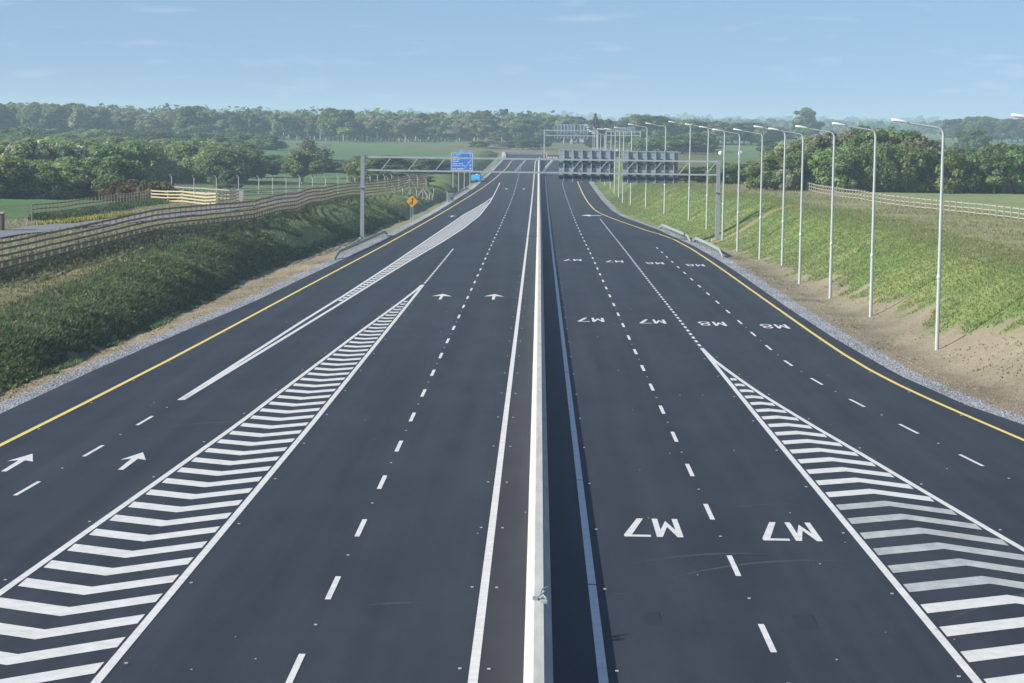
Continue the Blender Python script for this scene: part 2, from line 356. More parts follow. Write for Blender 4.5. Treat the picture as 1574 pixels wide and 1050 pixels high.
reX = tab([(0,1.45),(510,1.45),(540,1.2),(598,.5),(635,1.4),(725,3.9)])
for a, b in [(-60,44.6),(44.7,57.6),(57.7,75.8),(75.9,112),(112.1,560)]: line('edge_line', cst(1.45), a, b, .2)
line('edge_line', tab([(575,.75),(598,.75),(610,1.1),(635,1.5),(725,3.9)]), 578, 725, .35)
weX = tab([(0,-1.19),(690,-1.19),(700,-1.25),(718,-.9),(727,-.45)])
line('edge_line', weX, -60, 727, .2)
line('yellow_edge_line', yL, -60, 745, .2, YELLOW); line('yellow_edge_line', yR, -60, 720, .2, YELLOW)
llX = tab([(0,-4.86),(250,-4.86),(355,-4.72),(404,-4.65),(472,-4.7),(545,-4.85),(642,-4.9)])
rl1X = tab([(0,5.2),(221,5.15),(240,5.1),(272,5.0),(311,4.93),(460,4.92),(515,5.04),(700,5.5)])
rl3X = tab([(40,21),(55,18.5),(64,17.1),(73,16.1),(82.1,15.23),(91.4,14.44),(100.4,13.63),(109.6,12.95),(118.5,12.6),(127.5,12.5),(163,12.45),(252,12.28)])
daX = tab([(40,-16.8),(54,-16.3),(63,-15.95),(72,-15.67),(81,-15.3),(90,-15.02),(97.5,-14.78)])
def dashes(fx, y0, y1, mod, mk, w=.13, mat=WHITE, name='lane_dash'):
    Y = y0
    while Y <= y1:
        line(name, fx, Y - mk/2, Y + mk/2, w, mat, 3.0); Y += mod
dashes(llX, 47.7 - 36, 640, 9, 3, .14); dashes(rl1X, 51.6 - 36, 520, 9, 3, .14); dashes(rl3X, 55.1, 252, 9.03, 3, .13); dashes(daX, 54.2, 92, 9, 3, .13)
rl2X = tab([(100,8.83),(150,8.83),(244,8.76),(326,8.5)])
dashes(rl2X, 128.2, 326, 2.5, 1.3, .16, name='short_dash')
line('lane_line', tab([(603,-6.18),(717,-4.33)]), 603, 717, .14)
# gore outlines
glX = tab([(0,-14.2),(40,-13.1),(55,-12.69),(75,-11.9),(90,-11.33),(103,-10.97),(134,-10.05),(161,-9.15),(175,-8.75)])
grX = tab([(0,-8.72),(46,-8.69),(90,-8.56),(150,-8.6),(178,-8.62),(202,-8.56),(237,-8.5)])
hrl = tab([(0,9.2),(47,9.09),(91,8.9),(126.5,8.83)])
hrr = tab([(20,19.5),(35,17.0),(45,15.6),(55,14.25),(63.7,13.31),(72.8,12.48),(79.4,11.91),(85.2,11.41),(92.3,10.75),(102.6,9.91),(109,9.5),(118.6,9.0),(126.5,8.83)])
hlX = tab([(97.5,-14.78),(122,-14.36),(141,-14.03),(165,-13.5),(201,-12.85),(260,-11.95),(335,-10.6),(395,-8.7),(417,-8.2)])
hrX = tab([(97.5,-14.7),(120,-14.08),(137,-13.62),(159,-13.02),(191,-12.2),(213,-11.55),(253,-10.2),(286,-9.25),(333,-8.35),(393,-8.12),(417,-8.15)])
line('gore_outline', glX, -40, 178, .2); line('gore_outline', grX, -60, 178.5, .2)
line('gore_outline', hrl, -60, 126.5, .2); line('gore_outline', hrr, 15, 126.5, .2)
line('gore_outline', hlX, 97.5, 417, .22); line('gore_outline', hrX, 97.6, 417, .22)
line('lane_line', tab([(417,-8.15),(510,-8.4)]), 417, 510, .18)
dashes(grX, 181, 237, 2.5, 1.7, .16, name='short_dash')
def chevrons(fl, fr, y0, y1, mod, th, dl, dr, mat=WHITE, wornset=()):
    Y = y0; k = 0
    while Y <= y1:
        xl, xr = float(fl(Y)) + .17, float(fr(Y)) - .17
        if xr - xl > .25:
            xm = (xl + xr)/2; h = (xr - xl)/2; yl, yr_ = Y + dl*h, Y + dr*h
            xl = float(fl(yl)) + .17; xr = float(fr(yr_)) - .17
            V = []; 
            for x, yc in ((xl, yl), (xm, Y), (xr, yr_)):
                for s in (-.5, .5): V.append((x, yc + s*th, float(zr(yc + s*th)) + Z2))
            link('chevron_bar', mesh('chevron_bar', V, [(0, 2, 3, 1), (2, 4, 5, 3)], WORN if any(a < Y < b for a, b in wornset) else mat), road)
        Y += mod; k += 1
chevrons(glX, grX, 55.8 - 2.53*8, 165, 2.53, 1.05, .55, .98)
chevrons(hrl, hrr, 49.0 - 2.53*8, 112, 2.53, 1.05, -.6, -1.0, wornset=[(58, 73.5)])
chevrons(hlX, hrX, 160, 392, 2.5, 1.5, .6, .9)
# letters and arrows, lying in XY (x right, y up the letter), flipped for drivers coming towards us
def glyph(ch, w, h, s):
    t = s*2.1
    if ch == 'M': return [[(0,0),(s,0),(s,h*.62),(w/2,h*.12),(w-s,h*.62),(w-s,0),(w,0),(w,h),(w-s,h),(w/2,h*.45),(s,h),(0,h)]]
    if ch == '7': return [[(w*.12,0),(w*.12+s*1.15,0),(w,h-t),(w,h),(0,h),(0,h-t),(w-s*1.35,h-t)]]
    if ch == '8':
        o = []
        for cy, rx, ry in ((h*.27, w/2, h*.27), (h*.755, w*.43, h*.245)):
            K = 14
            for k in range(K):
                a, b = 2*math.pi*k/K, 2*math.pi*(k+1)/K; f = lambda q, e: (w/2 + (rx - e*s)*math.cos(q), cy + (ry - e*t*.8)*math.sin(q))
                o.append([f(a, 0), f(b, 0), f(b, 1), f(a, 1)])
        return o
def road_text(txt, cx, cy, w=.74, h=3.2, gap=.16):
    tot = len(txt)*w + (len(txt) - 1)*gap; V = []; Fq = []; 
    for i, ch in enumerate(txt):
        for poly in glyph(ch, w, h, .162):
            b = len(V)
            for x, y in poly:
                X = cx - (x + i*(w + gap) - tot/2); Yy = cy - (y - h/2)
                V.append((X, Yy, float(zr(Yy)) + Z2 + (.002*(ch == '8' and poly[0][1] > h*.5))))
            Fq.append(tuple(range(b, b + len(poly))))
    link('route_number_marking', mesh('route_number_marking', V, Fq, WHITE), road)
for x, y, t in [(3.33,66.5,'M7'),(7.15,66.2,'M7'),(3.3,145.6,'M7'),(7.05,144.9,'M7'),(10.65,143.8,'M8'),(14.3,142.4,'M8'),(3.2,218.5,'M7'),(7.0,217,'M7'),(10.6,214.8,'M8'),(14.1,212.3,'M8')]: road_text(t, x, y)
def arrow(cx, cy, L=5.0, w=.55):
    P = [(-.09,-L/2),(.09,-L/2),(.11,L*.12),(.11,L*.12),(w,L*.05),(0,L/2),(-w,L*.05),(-.11,L*.12)]
    V = [(cx + x, cy + y, float(zr(cy + y)) + Z2) for x, y in P]
    link('direction_arrow', mesh('direction_arrow', V, [(0,1,2,7),(7,2,4,5,6)], WHITE), road)
for x, y in [(-17.2,78.0),(-13.55,78.8)]: arrow(x, y, 4.4, .43)
for x, y in [(-6.7,165.2),(-3.05,165.8)]: arrow(x, y, 6.0, .72)
for x, y in [(-12.0,329),(-6.4,468.5),(-3.0,470)]: arrow(x, y, 6, .6)
V = [(a, b, float(zr(b)) + Z2) for a, b in [(9.0,339.2),(9.0,340.6),(7.5,340.9),(7.3,343),(6.0,339.8),(7.4,336.6),(7.5,339.0)]]
link('lane_drop_arrow', mesh('lane_drop_arrow', V, [(0,1,2,6),(6,2,3,4,5)], WHITE), road)
# road studs: tiny, one joined part
sb = MB()
def studs(fx, a, b, mod, off=0):
    Y = a
    while Y < b:
        x = float(fx(Y)) + off; z = float(zr(Y)); sb.box(x-.035, Y-.045, z+.012, x+.035, Y+.045, z+.028); Y += mod
studs(llX, 52.2-36, 330, 9); studs(rl1X, 56.1-36, 330, 9); studs(rl3X, 59.6, 240, 9.03); studs(daX, 58.7, 96, 9)
studs(weX, 48, 300, 9, -.3); studs(weX, 48, 300, 9, .3); studs(cst(1.45), 48, 300, 9, .3); studs(yL, 60, 300, 9, .25); studs(yR, 60, 300, 9, -.25)
studs(glX, 48, 170, 9, -.3); studs(grX, 48, 170, 9, .3); studs(hrl, 48, 126, 9, -.3); studs(hrr, 40, 124, 9, .3)
tag(sb.build('road_stud', STUD, road), kind='stuff')
# repair patches and scuffs
for x, y, w, h in [(2.75,53.2,.35,2.2),(6.25,53.0,.45,2.4)]:
    link('tar_patch', mesh('tar_patch', [(x-w/2,y-h/2,float(zr(y))+Z1),(x+w/2,y-h/2,float(zr(y))+Z1),(x+w/2,y+h/2,float(zr(y))+Z1),(x-w/2,y+h/2,float(zr(y))+Z1)], [(0,1,2,3)], mat_plain('old_tar', (.013,.018,.025), .7, .3, 5)), road)
SCUFF = mat_plain('pale_scuffed_tar', (.040,.048,.060), .85, .35, 6, stretch=(3,.5,1))
for x0_, y0_, x1_, y1_, bow, w_ in [(2.3,60.5,6.6,62.5,.7,.10),(3.0,58.2,8.4,61.6,1.1,.12),(5.6,70.2,8.2,71.4,.4,.07),(-3.9,54.6,-2.6,55.0,.1,.10),(-14.2,88,-10.8,90,.8,.12),(9.6,54.0,14,58,1.0,.22),(1.9,56.5,2.3,56.6,0,.06)]:
    V = []; K = 9
    for i in range(K):
        t_ = i/(K-1); x = x0_ + (x1_-x0_)*t_; y = y0_ + (y1_-y0_)*t_ + bow*math.sin(math.pi*t_); e_ = w_*math.sin(math.pi*min(max(t_, .06), .94))
        V += [(x, y - e_, float(zr(y)) + Z1), (x, y + e_, float(zr(y)) + Z1)]
    link('scuff_mark', mesh('scuff_mark', V, [(2*i, 2*i+2, 2*i+3, 2*i+1) for i in range(K-1)], SCUFF), road)
crumbs = MB()
for _ in range(70):
    y = 46 + 120*random.random()**1.6; x = random.uniform(-16, 14)
    s = random.uniform(.008, .022); z = float(zr(y)) + .011; crumbs.box(x-s, y-s, z, x+s, y+s, z+s)
tag(crumbs.build('loose_chippings', STUD, road), kind='stuff')

# side road, far local road, kerb at the end
def path(name, pts, w, mat, dz=.06, kind='structure', step=3):
    P = np.array(pts, float); s = np.r_[0, np.cumsum(np.hypot(*np.diff(P, axis=0).T))]; q = np.arange(0, s[-1], step)
    X = np.interp(q, s, P[:, 0]); Y = np.interp(q, s, P[:, 1]); dx = np.gradient(X); dy = np.gradient(Y); L_ = np.hypot(dx, dy)
    V = []; 
    for k in (-.5, -.17, .17, .5):
        x = X + k*w*dy/L_; y = Y - k*w*dx/L_; V.append(np.stack([x, y, zt(x, y) + dz], 1))
    V[0][:, 2] = V[1][:, 2] = V[2][:, 2] = V[3][:, 2] = np.max([v[:, 2] for v in V], 0)
    V = np.concatenate(V); nn = len(X); Fq = np.concatenate([np.stack([np.arange(nn-1)+k*nn, np.arange(nn-1)+(k+1)*nn, np.arange(nn-1)+(k+1)*nn+1, np.arange(nn-1)+k*nn+1], 1) for k in range(3)])
    return tag(link(name, mesh(name, V, Fq, mat)), kind=kind)
GREYT = mat_plain('worn_grey_tarmac', (.18,.185,.195), .9, .15, .8)
path('side_road', [(-52,150),(-47,172),(-44,195),(-40.5,225),(-37.5,255),(-34.8,285),(-33.0,310),(-34,340),(-38,375)], 4.6, GREYT, .10)
path('far_road', [(-15,860),(-16.5,900),(-17.5,950),(-19,1010),(-17,1060)], 8, GREYT, .3)
kb = MB()
for i, (a, b) in enumerate([((-10.9,738),(-12.1,799)),((-12.1,799.2),(1,801.5))]):
    kb.bar((*a, float(zr(a[1]))+.35), (*b, float(zr(b[1]))+.35), 1.0, .9)
tag(kb.build('kerb', CONC), kind='structure')

# ------------------------------------------------------------------ concrete barrier in the median
bc = tab([(0,.13),(300,.13),(400,.07),(600,-.02),(727,-.02)])
prof = [(-.30,0),(-.30,.10),(-.16,.26),(-.10,.90),(.10,.90),(.16,.26),(.30,.10),(.30,0)]
Yb = np.append(np.arange(-40, 727, 5.0), 727.0); V = []; Fq = []
for Y in Yb:
    for x, z in prof: V.append((float(bc(Y)) + x, Y, float(zr(Y)) + z))
k = len(prof)
for i in range(len(Yb) - 1):
    for j in range(k - 1): Fq.append((i*k+j, (i+1)*k+j, (i+1)*k+j+1, i*k+j+1))
Fq.append(tuple(range(k))); Fq.append(tuple(range((len(Yb)-1)*k, len(Yb)*k))[::-1])
bar = tag(link('median_barrier', mesh('median_barrier', V, Fq, CONC)), 'long pale concrete safety barrier running down the middle of the motorway', 'barrier')
def at_barrier(Y): return Vector((float(bc(Y)), Y, float(zr(Y)) + .9))
t = thing('cable_clamp', 'small dull metal clamp with crooked arms bolted on top of the concrete barrier', 'clamp', at_barrier(51.0))
c = MB(); c.box(-.14,-.035,0,.16,.035,.07).box(-.10,-.10,.0,-.02,.1,.05); c.build('base_plate', GALVD, t)
for pts in ([(0,.03,.06),(.06,.16,.2),(.2,.24,.24)], [(-.02,.03,.06),(.12,.1,.16),(.24,.14,.12)], [(.02,-.05,.05),(.1,-.3,.16),(.16,-.42,.1)]):
    MB().tube(pts, [.02,.018,.012], 6).build('arm', GALVD, t)
MB().box(.02,-.42,.0,.18,-.26,.06).build('pad', GALV, t)

# ------------------------------------------------------------------ gantries
def gantry(label, xl, xr, Y, ztop, beam_h, chord, postw, panels, stiff_dx, zl=None, zr_=None, full=True, label_groups=None):
    zl = gz(xl, Y) - .3 if zl is None else zl; zr2 = gz(xr, Y) - .3 if zr_ is None else zr_
    t = thing('sign_gantry', label, 'gantry', (xl, Y, zl)); ox, oy, oz = xl, Y, zl; L_ = xr - xl; T = ztop - oz
    for x, zb in ((0, 0), (L_, zr2 - oz)):
        m = MB(); m.box(x-postw/2, -postw/2, zb, x+postw/2, postw/2, T+.12); p = m.build('post', GALVD if full else GALV, t)
        if full:
            m = MB(); m.box(x-postw*.9, -postw*.9, T-1.95-beam_h, x+postw*.9, postw*.9, T-1.87-beam_h); m.build('collar', GALVD, p)
            m = MB(); m.box(x-.6, -.6, zb-.3, x+.6, .6, zb+.34); m.build('footing', CONCP, p)
            m = MB(); m.box(x-.36, -.36, zb+.34, x+.36, .36, zb+.40); m.build('base_plate', GALV, p)
    dep = .95 if full else .6
    for yy in ((0, dep) if full else (0,)):
        for zz in (T - chord/2, T - beam_h):
            MB().bar((postw/2, yy, zz), (L_ - postw/2, yy, zz), chord, chord).build('chord', GALV, t)
    if full:
        nb = int(round(L_/3.07)); bay = (L_ - postw)/nb
        for i in range(nb):
            x0 = postw/2 + i*bay
            MB().bar((x0+bay*.62, -.01, T-beam_h+.08), (x0+bay*.97, -.01, T-chord), .09, .09).build('brace', GALV, t)
            MB().bar((x0+bay*.03, .12, T-chord*.5), (x0+bay*.5, dep-.06, T-chord*.5), .07, .07).build('brace', GALV, t)
            MB().bar((x0+bay*.5, .12, T-beam_h), (x0+bay*.97, dep-.06, T-beam_h), .07, .07).build('brace', GALV, t)
    for (x0, x1, zb, zt_) in panels:
        x0 -= ox; x1 -= ox; zb -= oz; zt_ -= oz; yp = dep + (.30 if full else .25)
        pn = MB().box(x0, yp, zb, x1, yp+.05, zt_).build('sign_panel', PANEL, t)
        if full:
            pnz = np.linspace(zb, zt_, 13)
            for a, b in zip(pnz[:-1], pnz[1:]):
                MB().box(x0+.01, yp-.035, a+.018, x1-.01, yp-.001, b-.018).build('plank', PANEL, pn)
            Hs = zt_ - zb
            for f0, hh_, mm in ((.08, .30, SSHADE), (.44, .30, SSHADE), (.965, .12, PANEL), (.0, .1, PANEL)):  # the two dark rails carry the horizontal shadow bands in their colour
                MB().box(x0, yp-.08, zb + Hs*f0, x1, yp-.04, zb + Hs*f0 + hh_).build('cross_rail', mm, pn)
        nn = max(2, int(round((x1 - x0)/stiff_dx)))
        for i in range(nn + 1 if not full else nn):
            x = x0 + (i + (.55 if full else 0))*(x1 - x0)/nn
            m = MB(); dd = .17 if full else .2; m.box(x-.07, yp-dd-.03, zb-.02, x+.05, yp-dd, zt_+.02).box(x-.02, yp-dd+.001, zb, x+.01, yp-.081 if full else yp-.001, zt_)
            m.build('stiffener', PANEL, pn)
            if full:
                MB().box(x+.011, yp-dd+.002, zb+.02, x+.12, yp-.085, zt_-.15).build('stiffener_shadow', SSHADE, pn)  # dark strip standing in for the shadow right of each stiffener
                if i < nn - 1:
                    b_ = (x1 - x0)/nn
                    MB().bar((x+.12, yp-.12, zb+Hs*.22), (x+b_*.9, yp-.12, zb+Hs*.11), .05, .10).build('strut', SSHADE, pn)  # dark tone puts slanting shadow into these diagonal bars
                    MB().bar((x+.12, yp-.12, zb+Hs*.64), (x+b_*.9, yp-.12, zb+Hs*.52), .05, .10).build('strut', SSHADE, pn)
            if full:
                for zz, dz in ((T - chord*.5, .55), (T - beam_h, -.75)):
                    MB().bar((x+.1, dep+.1, zz), (x+.1, yp-.2, zz+dz), .08, .1).build('bracket', SSHADE, pn)
    return t
x0, ztL = XZ(557.5, 240.5, 263.5); x1, ztR = XZ(1104, 247, 263.5)
def px2x(px, py, Y): return XZ(px, py, Y)[0]
pan = []
for a, b, c_, d_ in ((859.5, 943, 229.6, 279.6), (957.9, 1041.4, 231.7, 282.2)):
    xa, za = XZ(a, c_, 264.8); xb, zb = XZ(b, d_, 264.8); pan.append((xa, xb, zb, za))
ga_ = gantry('nearest steel lattice gantry spanning the whole motorway with two large sign backs', x0, px2x(1103.5, 300, 263.5), 263.5, (ztL + ztR)/2, 1.55, .17, .42, pan, .97)
def panels_at(lst, Y):
    o = []
    for a, b, c_, d_ in lst:
        xa, za = XZ(a, c_, Y); xb, zb = XZ(b, d_, Y); o.append((xa, xb, zb, za))
    return o
Y2 = 735; gantry('middle distant gantry over the right carriageway with tall ribbed sign backs', px2x(836.5, 220, Y2), px2x(918, 220, Y2), Y2, XZ(837, 199.5, Y2)[1], 1.7, .3, .42, panels_at([(853, 883.5, 191, 213.5), (888, 903.5, 191, 213.5)], Y2), .98, zl=float(zr(735)), full=False)
Y3 = 860; gantry('farthest small gantry right of the others with low grey sign backs', px2x(931.5, 220, Y3), px2x(984, 220, Y3), Y3, XZ(930, 201.5, Y3)[1], 1.5, .3, .4, panels_at([(943, 961.5, 195.5, 207), (965, 975.5, 195.5, 207)], Y3), .9, full=False)

# ------------------------------------------------------------------ street lamps
def lamp(x, Y, name_first, label, H=12.0):
    base = gz(x, Y); top = H
    t = thing('street_lamp', label, 'street lamp', (x, Y, base), 0, 'lamps along the right verge')
    return t
LP = {}
m = MB(); m.tube([(0,0,-.6),(0,0,.0),(0,0,1.9)], [.112,.112,.108], 10); LP['base'] = m.mesh('lower_tube', POLE, False)
m = MB(); m.tube([(0,0,1.9),(0,0,3.9)], [.108,.10], 10); m.tube([(0,0,3.85),(0,0,3.95),(0,0,4.1)], [.12,.14,.10], 10); LP['mid'] = m.mesh('joint_collar', POLE, False)
pts = [(0,0,4.05),(0,0,8),(0,0,11.55),(-.03,0,11.75),(-.12,0,11.9),(-.3,0,11.98),(-.6,0,12.02),(-1.9,0,12.22)]
m = MB(); m.tube(pts, [.095,.085,.072,.068,.062,.056,.05,.045], 10); LP['pole'] = m.mesh('pole', POLE, False)
m = MB()
prof2 = [(-1.85,.05,.05),(-2.0,.10,.09),(-2.35,.15,.12),(-2.65,.16,.11),(-2.8,.12,.07)]
pts2 = []; 
for i, (x, ry, rz_) in enumerate(prof2):
    zc = 12.22 + (-1.85 - x)*.15
    for j in range(10):
        a = 2*math.pi*j/10; m.V.append((x, ry*math.cos(a), zc + rz_*math.sin(a)*(1 if math.sin(a) > 0 else .6)))
for i in range(4):
    for j in range(10):
        q = (j+1) % 10; m.F.append((i*10+j, i*10+q, (i+1)*10+q, (i+1)*10+j))
m.F.append(tuple(range(10))[::-1]); m.F.append(tuple(range(40, 50))); LP['head'] = m.mesh('lamp_head', LAMPW, True)
lamps = [(23.3,106,0),(21.66,127.9,1),(21.5,152.5,1),(21.15,171,1),(21.0,189.8,1),(21.75,211,1),(21.25,227.1,1),(20.3,241.5,1),(20.2,260.0,1),(19.9,280.7,1),(19.1,301.7,1),(17.25,325.6,1),(15.8,350.1,1),(14.4,372,1),(13.7,387,1),(13.9,412,1),(13.9,437,1),(13.9,462,1)]
ordn = ['First','Second','Third','Fourth','Fifth','Sixth','Seventh','Eighth','Ninth','Tenth','Eleventh','Twelfth','Thirteenth','Fourteenth','Fifteenth','Sixteenth','Seventeenth','Eighteenth','Nineteenth','Twentieth','Twenty-first','Twenty-second','Twenty-third','Twenty-fourth']
def put_lamp(x, Y, z, label):
    t = thing('street_lamp', label, 'street lamp', (x, Y, z), math.radians(random.uniform(-2, 2)), 'lamps along the right verge')
    for nm_, key in (('lower_tube','base'),('joint_collar','mid'),('pole','pole'),('lamp_head','head')): link(nm_, LP[key], t)
extra = {0: 'street lamp at the right edge of the photo, only its white head in view', 1: 'nearest full street lamp, standing rightmost on the bare soil below the grassy bank', 2: 'second full street lamp from the right, on the soil verge', 3: 'third full street lamp from the right, where bare soil meets grass', 4: 'fourth full street lamp from the right along the soil verge', 5: 'fifth full street lamp from the right, at the far end of the bare soil', 6: 'sixth full street lamp from the right, at the grass edge', 7: 'street lamp just right of the near gantry leg, seventh from the right', 8: 'street lamp right beside the thick right leg of the near gantry', 9: 'street lamp standing just left of the right gantry leg'}
k = 0
for x, Y, _ in lamps:
    lab = extra.get(k, f'{ordn[k-1].lower()} full street lamp counted from the right, beyond the near gantry'); put_lamp(x + (.45 if k == 0 else 0), Y, gz(x, Y) - (.5 if k == 0 else 0) + (0 if Y < 330 else -.006*(Y-330)), lab); k += 1
for hx, hy, pxp, Y in [(926.7,205.3,931.3,492),(922,205.3,929.4,520),(918.5,203,923.7,560),(914,200,919.5,605),(909,196.4,917,650),(905.5,194,914,700),(903,191.5,912,750)]:
    X_, Z_ = XZ(pxp, hy, Y); put_lamp(X_, Y, min(Z_ - 12.3, gz(X_, Y)), f'{ordn[k-1].lower()} tiny distant street lamp in the row, behind the near gantry beam'); k += 1

# ------------------------------------------------------------------ guard rails
def wbeam_section(): return [(0,-.155),(.035,-.12),(.035,-.07),(-.03,-.03),(-.03,.03),(.035,.07),(.035,.12),(0,.155),(-.02,.155),(.01,.115),(.01,.08),(-.055,.035),(-.055,-.035),(.01,-.08),(.01,-.115),(-.02,-.155)]
def guardrail(label, fx, a, b, side, step=2.0, ramp=4.5):
    x0 = float(fx(a)); t = thing('guard_rail', label, 'guard rail', (x0, a, gz(x0, a)))
    org = np.array([x0, a, gz(x0, a)]); Ys = np.append(np.arange(a, b, step), b); sec = wbeam_section(); ns = len(sec)
    def hh(Y): return .58*min(1, (Y - a + .6)/ramp, (b - Y + .6)/ramp)
    gzz = {Y: max(gz(float(fx(Y)), Y), float(zr(Y)) - .12) for Y in Ys}
    for dz in (0, ):
        for i in range(len(Ys) - 1):
            V = []; 
            for Y in (Ys[i], Ys[i+1]):
                for sx, sz in sec: V.append((float(fx(Y)) + sx*side - org[0], Y - org[1], gzz[Y] + hh(Y) + sz - org[2]))
            link('rail', mesh('rail', V, [(j, (j+1) % ns, ns + (j+1) % ns, ns + j) for j in range(ns)], RAILM), t)
    for Y in Ys:
        h = hh(Y)
        if h < .3: continue
        x = float(fx(Y)) - .10*side - org[0]; y = Y - org[1]; z = gzz[Y] - org[2]
        MB().box(x-.045, y-.05, z-.4, x+.045, y+.05, z+h+.1).build('post', RAILM, t)
    # stone apron below the rail
    Yq = np.arange(a - 1, b + 1.01, 2.0)
    return t
guardrail('long galvanised guard rail at the foot of the left gantry leg', lambda Y: aL(Y) - .75, 214, 268, 1)
guardrail('galvanised guard rail on the left verge right of the grey cabinet', lambda Y: aL(Y) - .7, 392, 462, 1)
guardrail('farthest left guard rail leading up to the end of the road', lambda Y: aL(Y) - .6, 498, 716, 1, 4.0)
guardrail('farther of the two galvanised guard rails beside the right gantry leg', lambda Y: aR(Y) + .75, 262, 300, -1)
guardrail('nearer of the two galvanised guard rails beside the right gantry leg', lambda Y: aR(Y) + 1.0, 229, 263, -1)

# ------------------------------------------------------------------ signs and roadside boxes
def blue_sign():
    Y = 455; xa, za = XZ(693.3, 234.9, Y); xb, zb = XZ(726.3, 262.4, Y)
    gb = gz((xa+xb)/2, Y); t = thing('motorway_sign', 'large blue motorway direction sign on four pale posts at the left verge', 'road sign', ((xa+xb)/2, Y, gb))
    w = (xb - xa)/2; z0 = zb - gb; z1 = za - gb
    bd = MB().box(-w, 0, z0, w, .06, z1).build('board', BLUE, t)
    m = MB(); e = .1
    m.box(-w,-.008,z0,w,-.001,z0+e).box(-w,-.008,z1-e,w,-.001,z1).box(-w,-.008,z0+e+.001,-w+e,-.001,z1-e-.001).box(w-e,-.008,z0+e+.001,w,-.001,z1-e-.001); m.build('border', SIGNW, bd)
    def row(zc, h, words, x=-w+.3):
        m = MB()
        for L_ in words:
            for c_ in range(L_):
                m.box(x, -.012, zc, x + .13, -.002, zc + h*(.75 + .25*((c_*7 + L_) % 2))); x += .17
            x += .2
        m.build('lettering', SIGNW, bd)
    H = z1 - z0
    row(z0+H*.86, .2, [2,6]); row(z0+H*.74, .18, [7]); row(z0+H*.58, .2, [4,3]); row(z0+H*.49, .18, [7]); row(z0+H*.36, .2, [6,5]); row(z0+H*.25, .16, [9,4]); row(z0+H*.07, .24, [4,7])
    m = MB(); m.bar((w-.9,-.01,z0+H*.42), (w-.35,-.01,z0+H*.6), .02, .09); m.box(w-.55,-.012,z0+H*.08,w-.3,-.002,z0+H*.16).box(w-.55,-.012,z0+H*.27,w-.3,-.002,z0+H*.34).box(w-.5,-.012,z0+H*.85,w-.3,-.002,z0+H*.92); m.build('arrow', SIGNW, bd)
    MB().box(-w*.28, .0, z1+.001, w*.25, .05, z1+.68).build('top_tab', mat_plain('pale_blue_tab', (.2,.4,.72), .4), t)
    MB().box(w*.55, .0, z1+.001, w*.98, .05, z1+.55).build('top_tab', mat_plain('pale_blue_tab', (.2,.4,.72), .4), t)
    for px in (696.3, 704.9, 713.6, 722.4):
        x = XZ(px, 270, Y)[0] - (xa+xb)/2; MB().box(x-.08, .07, -1, x+.08, .2, z1-.1).build('post', CONC, t)
blue_sign()
def orange_sign():
    Y = 314; X, Zc = XZ(633.4, 309.8, Y); gb = gz(X, Y); t = thing('warning_sign', 'orange diamond lane merge warning sign on two thin posts in the left bank', 'road sign', (X, Y, gb)); z = Zc - gb; h = .80
    m = MB(); m.prism([(-h, z), (0, z-h), (h, z), (0, z+h)], 0, .03); bd = m.build('board', ORANGE, t)
    m = MB(); m.box(-.0, -.012, z-.42, .10, -.004, z+.32).prism([(-.12, z+.26), (.05, z+.52), (.22, z+.26)], -.013, -.005); m.bar((-.36,-.016,z-.38),(.02,-.016,z-.02), .01, .1); m.build('symbol', BLACK, bd)
    zz = XZ(633, 337, Y)[1] - gb
    for x in (-.15, .13): MB().box(x-.035, .031, min(zz, 0)-.5, x+.035, .09, z+.1).build('post', GALV, t)
orange_sign()
def cabinet():
    Y = 400; X, Z = XZ(692.6, 297, Y); gb = gz(X, Y); t = thing('utility_cabinet', 'small grey metal utility cabinet by the left verge below the blue sign', 'cabinet', (X, Y, gb))
    b_ = MB().box(-.42,-.25,-.2,.5,.25,1.2).build('body', mat_plain('grey_green_enamel', (.16,.2,.19), .5), t); MB().box(-.48,-.3,1.201,.56,.3,1.3).build('lid', GALV, t)
    MB().box(-.36,-.272,.1,.03,-.251,1.1).build('door', mat_plain('cabinet_door_enamel', (.18,.22,.21), .5), t); MB().box(.06,-.272,.1,.44,-.251,1.1).build('door', mat_plain('cabinet_door_enamel', (.18,.22,.21), .5), t)
    MB().box(-.55,-.35,-.3,.62,.35,.04).build('plinth', CONCP, t)
cabinet()
def bowser():
    Y = 482; X, Z = XZ(732.3, 280.5, Y); gb = max(gz(X, Y), Z); t = thing('tank_trailer', 'bright blue tank trailer parked on the verge right of the blue sign', 'trailer', (X, Y, gb), math.radians(-12))
    m = MB(); K = 12; sec = [(.62*math.copysign(abs(math.cos(a))**.28, math.cos(a)), 1.0 + .58*math.copysign(abs(math.sin(a))**.28, math.sin(a))) for a in [2*math.pi*i/K for i in range(K)]]
    for x, s in ((-.95,.75),(-.85,1),(.85,1),(.95,.75)):
        for a, b in sec: m.V.append((x, a*s, 1.0 + (b-1.0)*s))
    for i in range(3):
        for j in range(K): q = (j+1) % K; m.F.append((i*K+j, i*K+q, (i+1)*K+q, (i+1)*K+j))
    m.F.append(tuple(range(K))[::-1]); m.F.append(tuple(range(3*K, 4*K))); m.build('tank', CYAN, t)
    MB().tube([(.1,0,1.52),(.1,0,1.72)], .2, 10).build('hatch', LAMPW, t)
    MB().box(-1.0,-.5,.34,1.0,.5,.42).bar((.9,0,.38),(1.7,0,.34),.1,.08).build('chassis', GALVD, t)
    for s in (-.6, .6): MB().tube([(0,s-.09,.3),(0,s+.09,.3)], .3, 12).build('wheel', DARKM, t)
bowser()
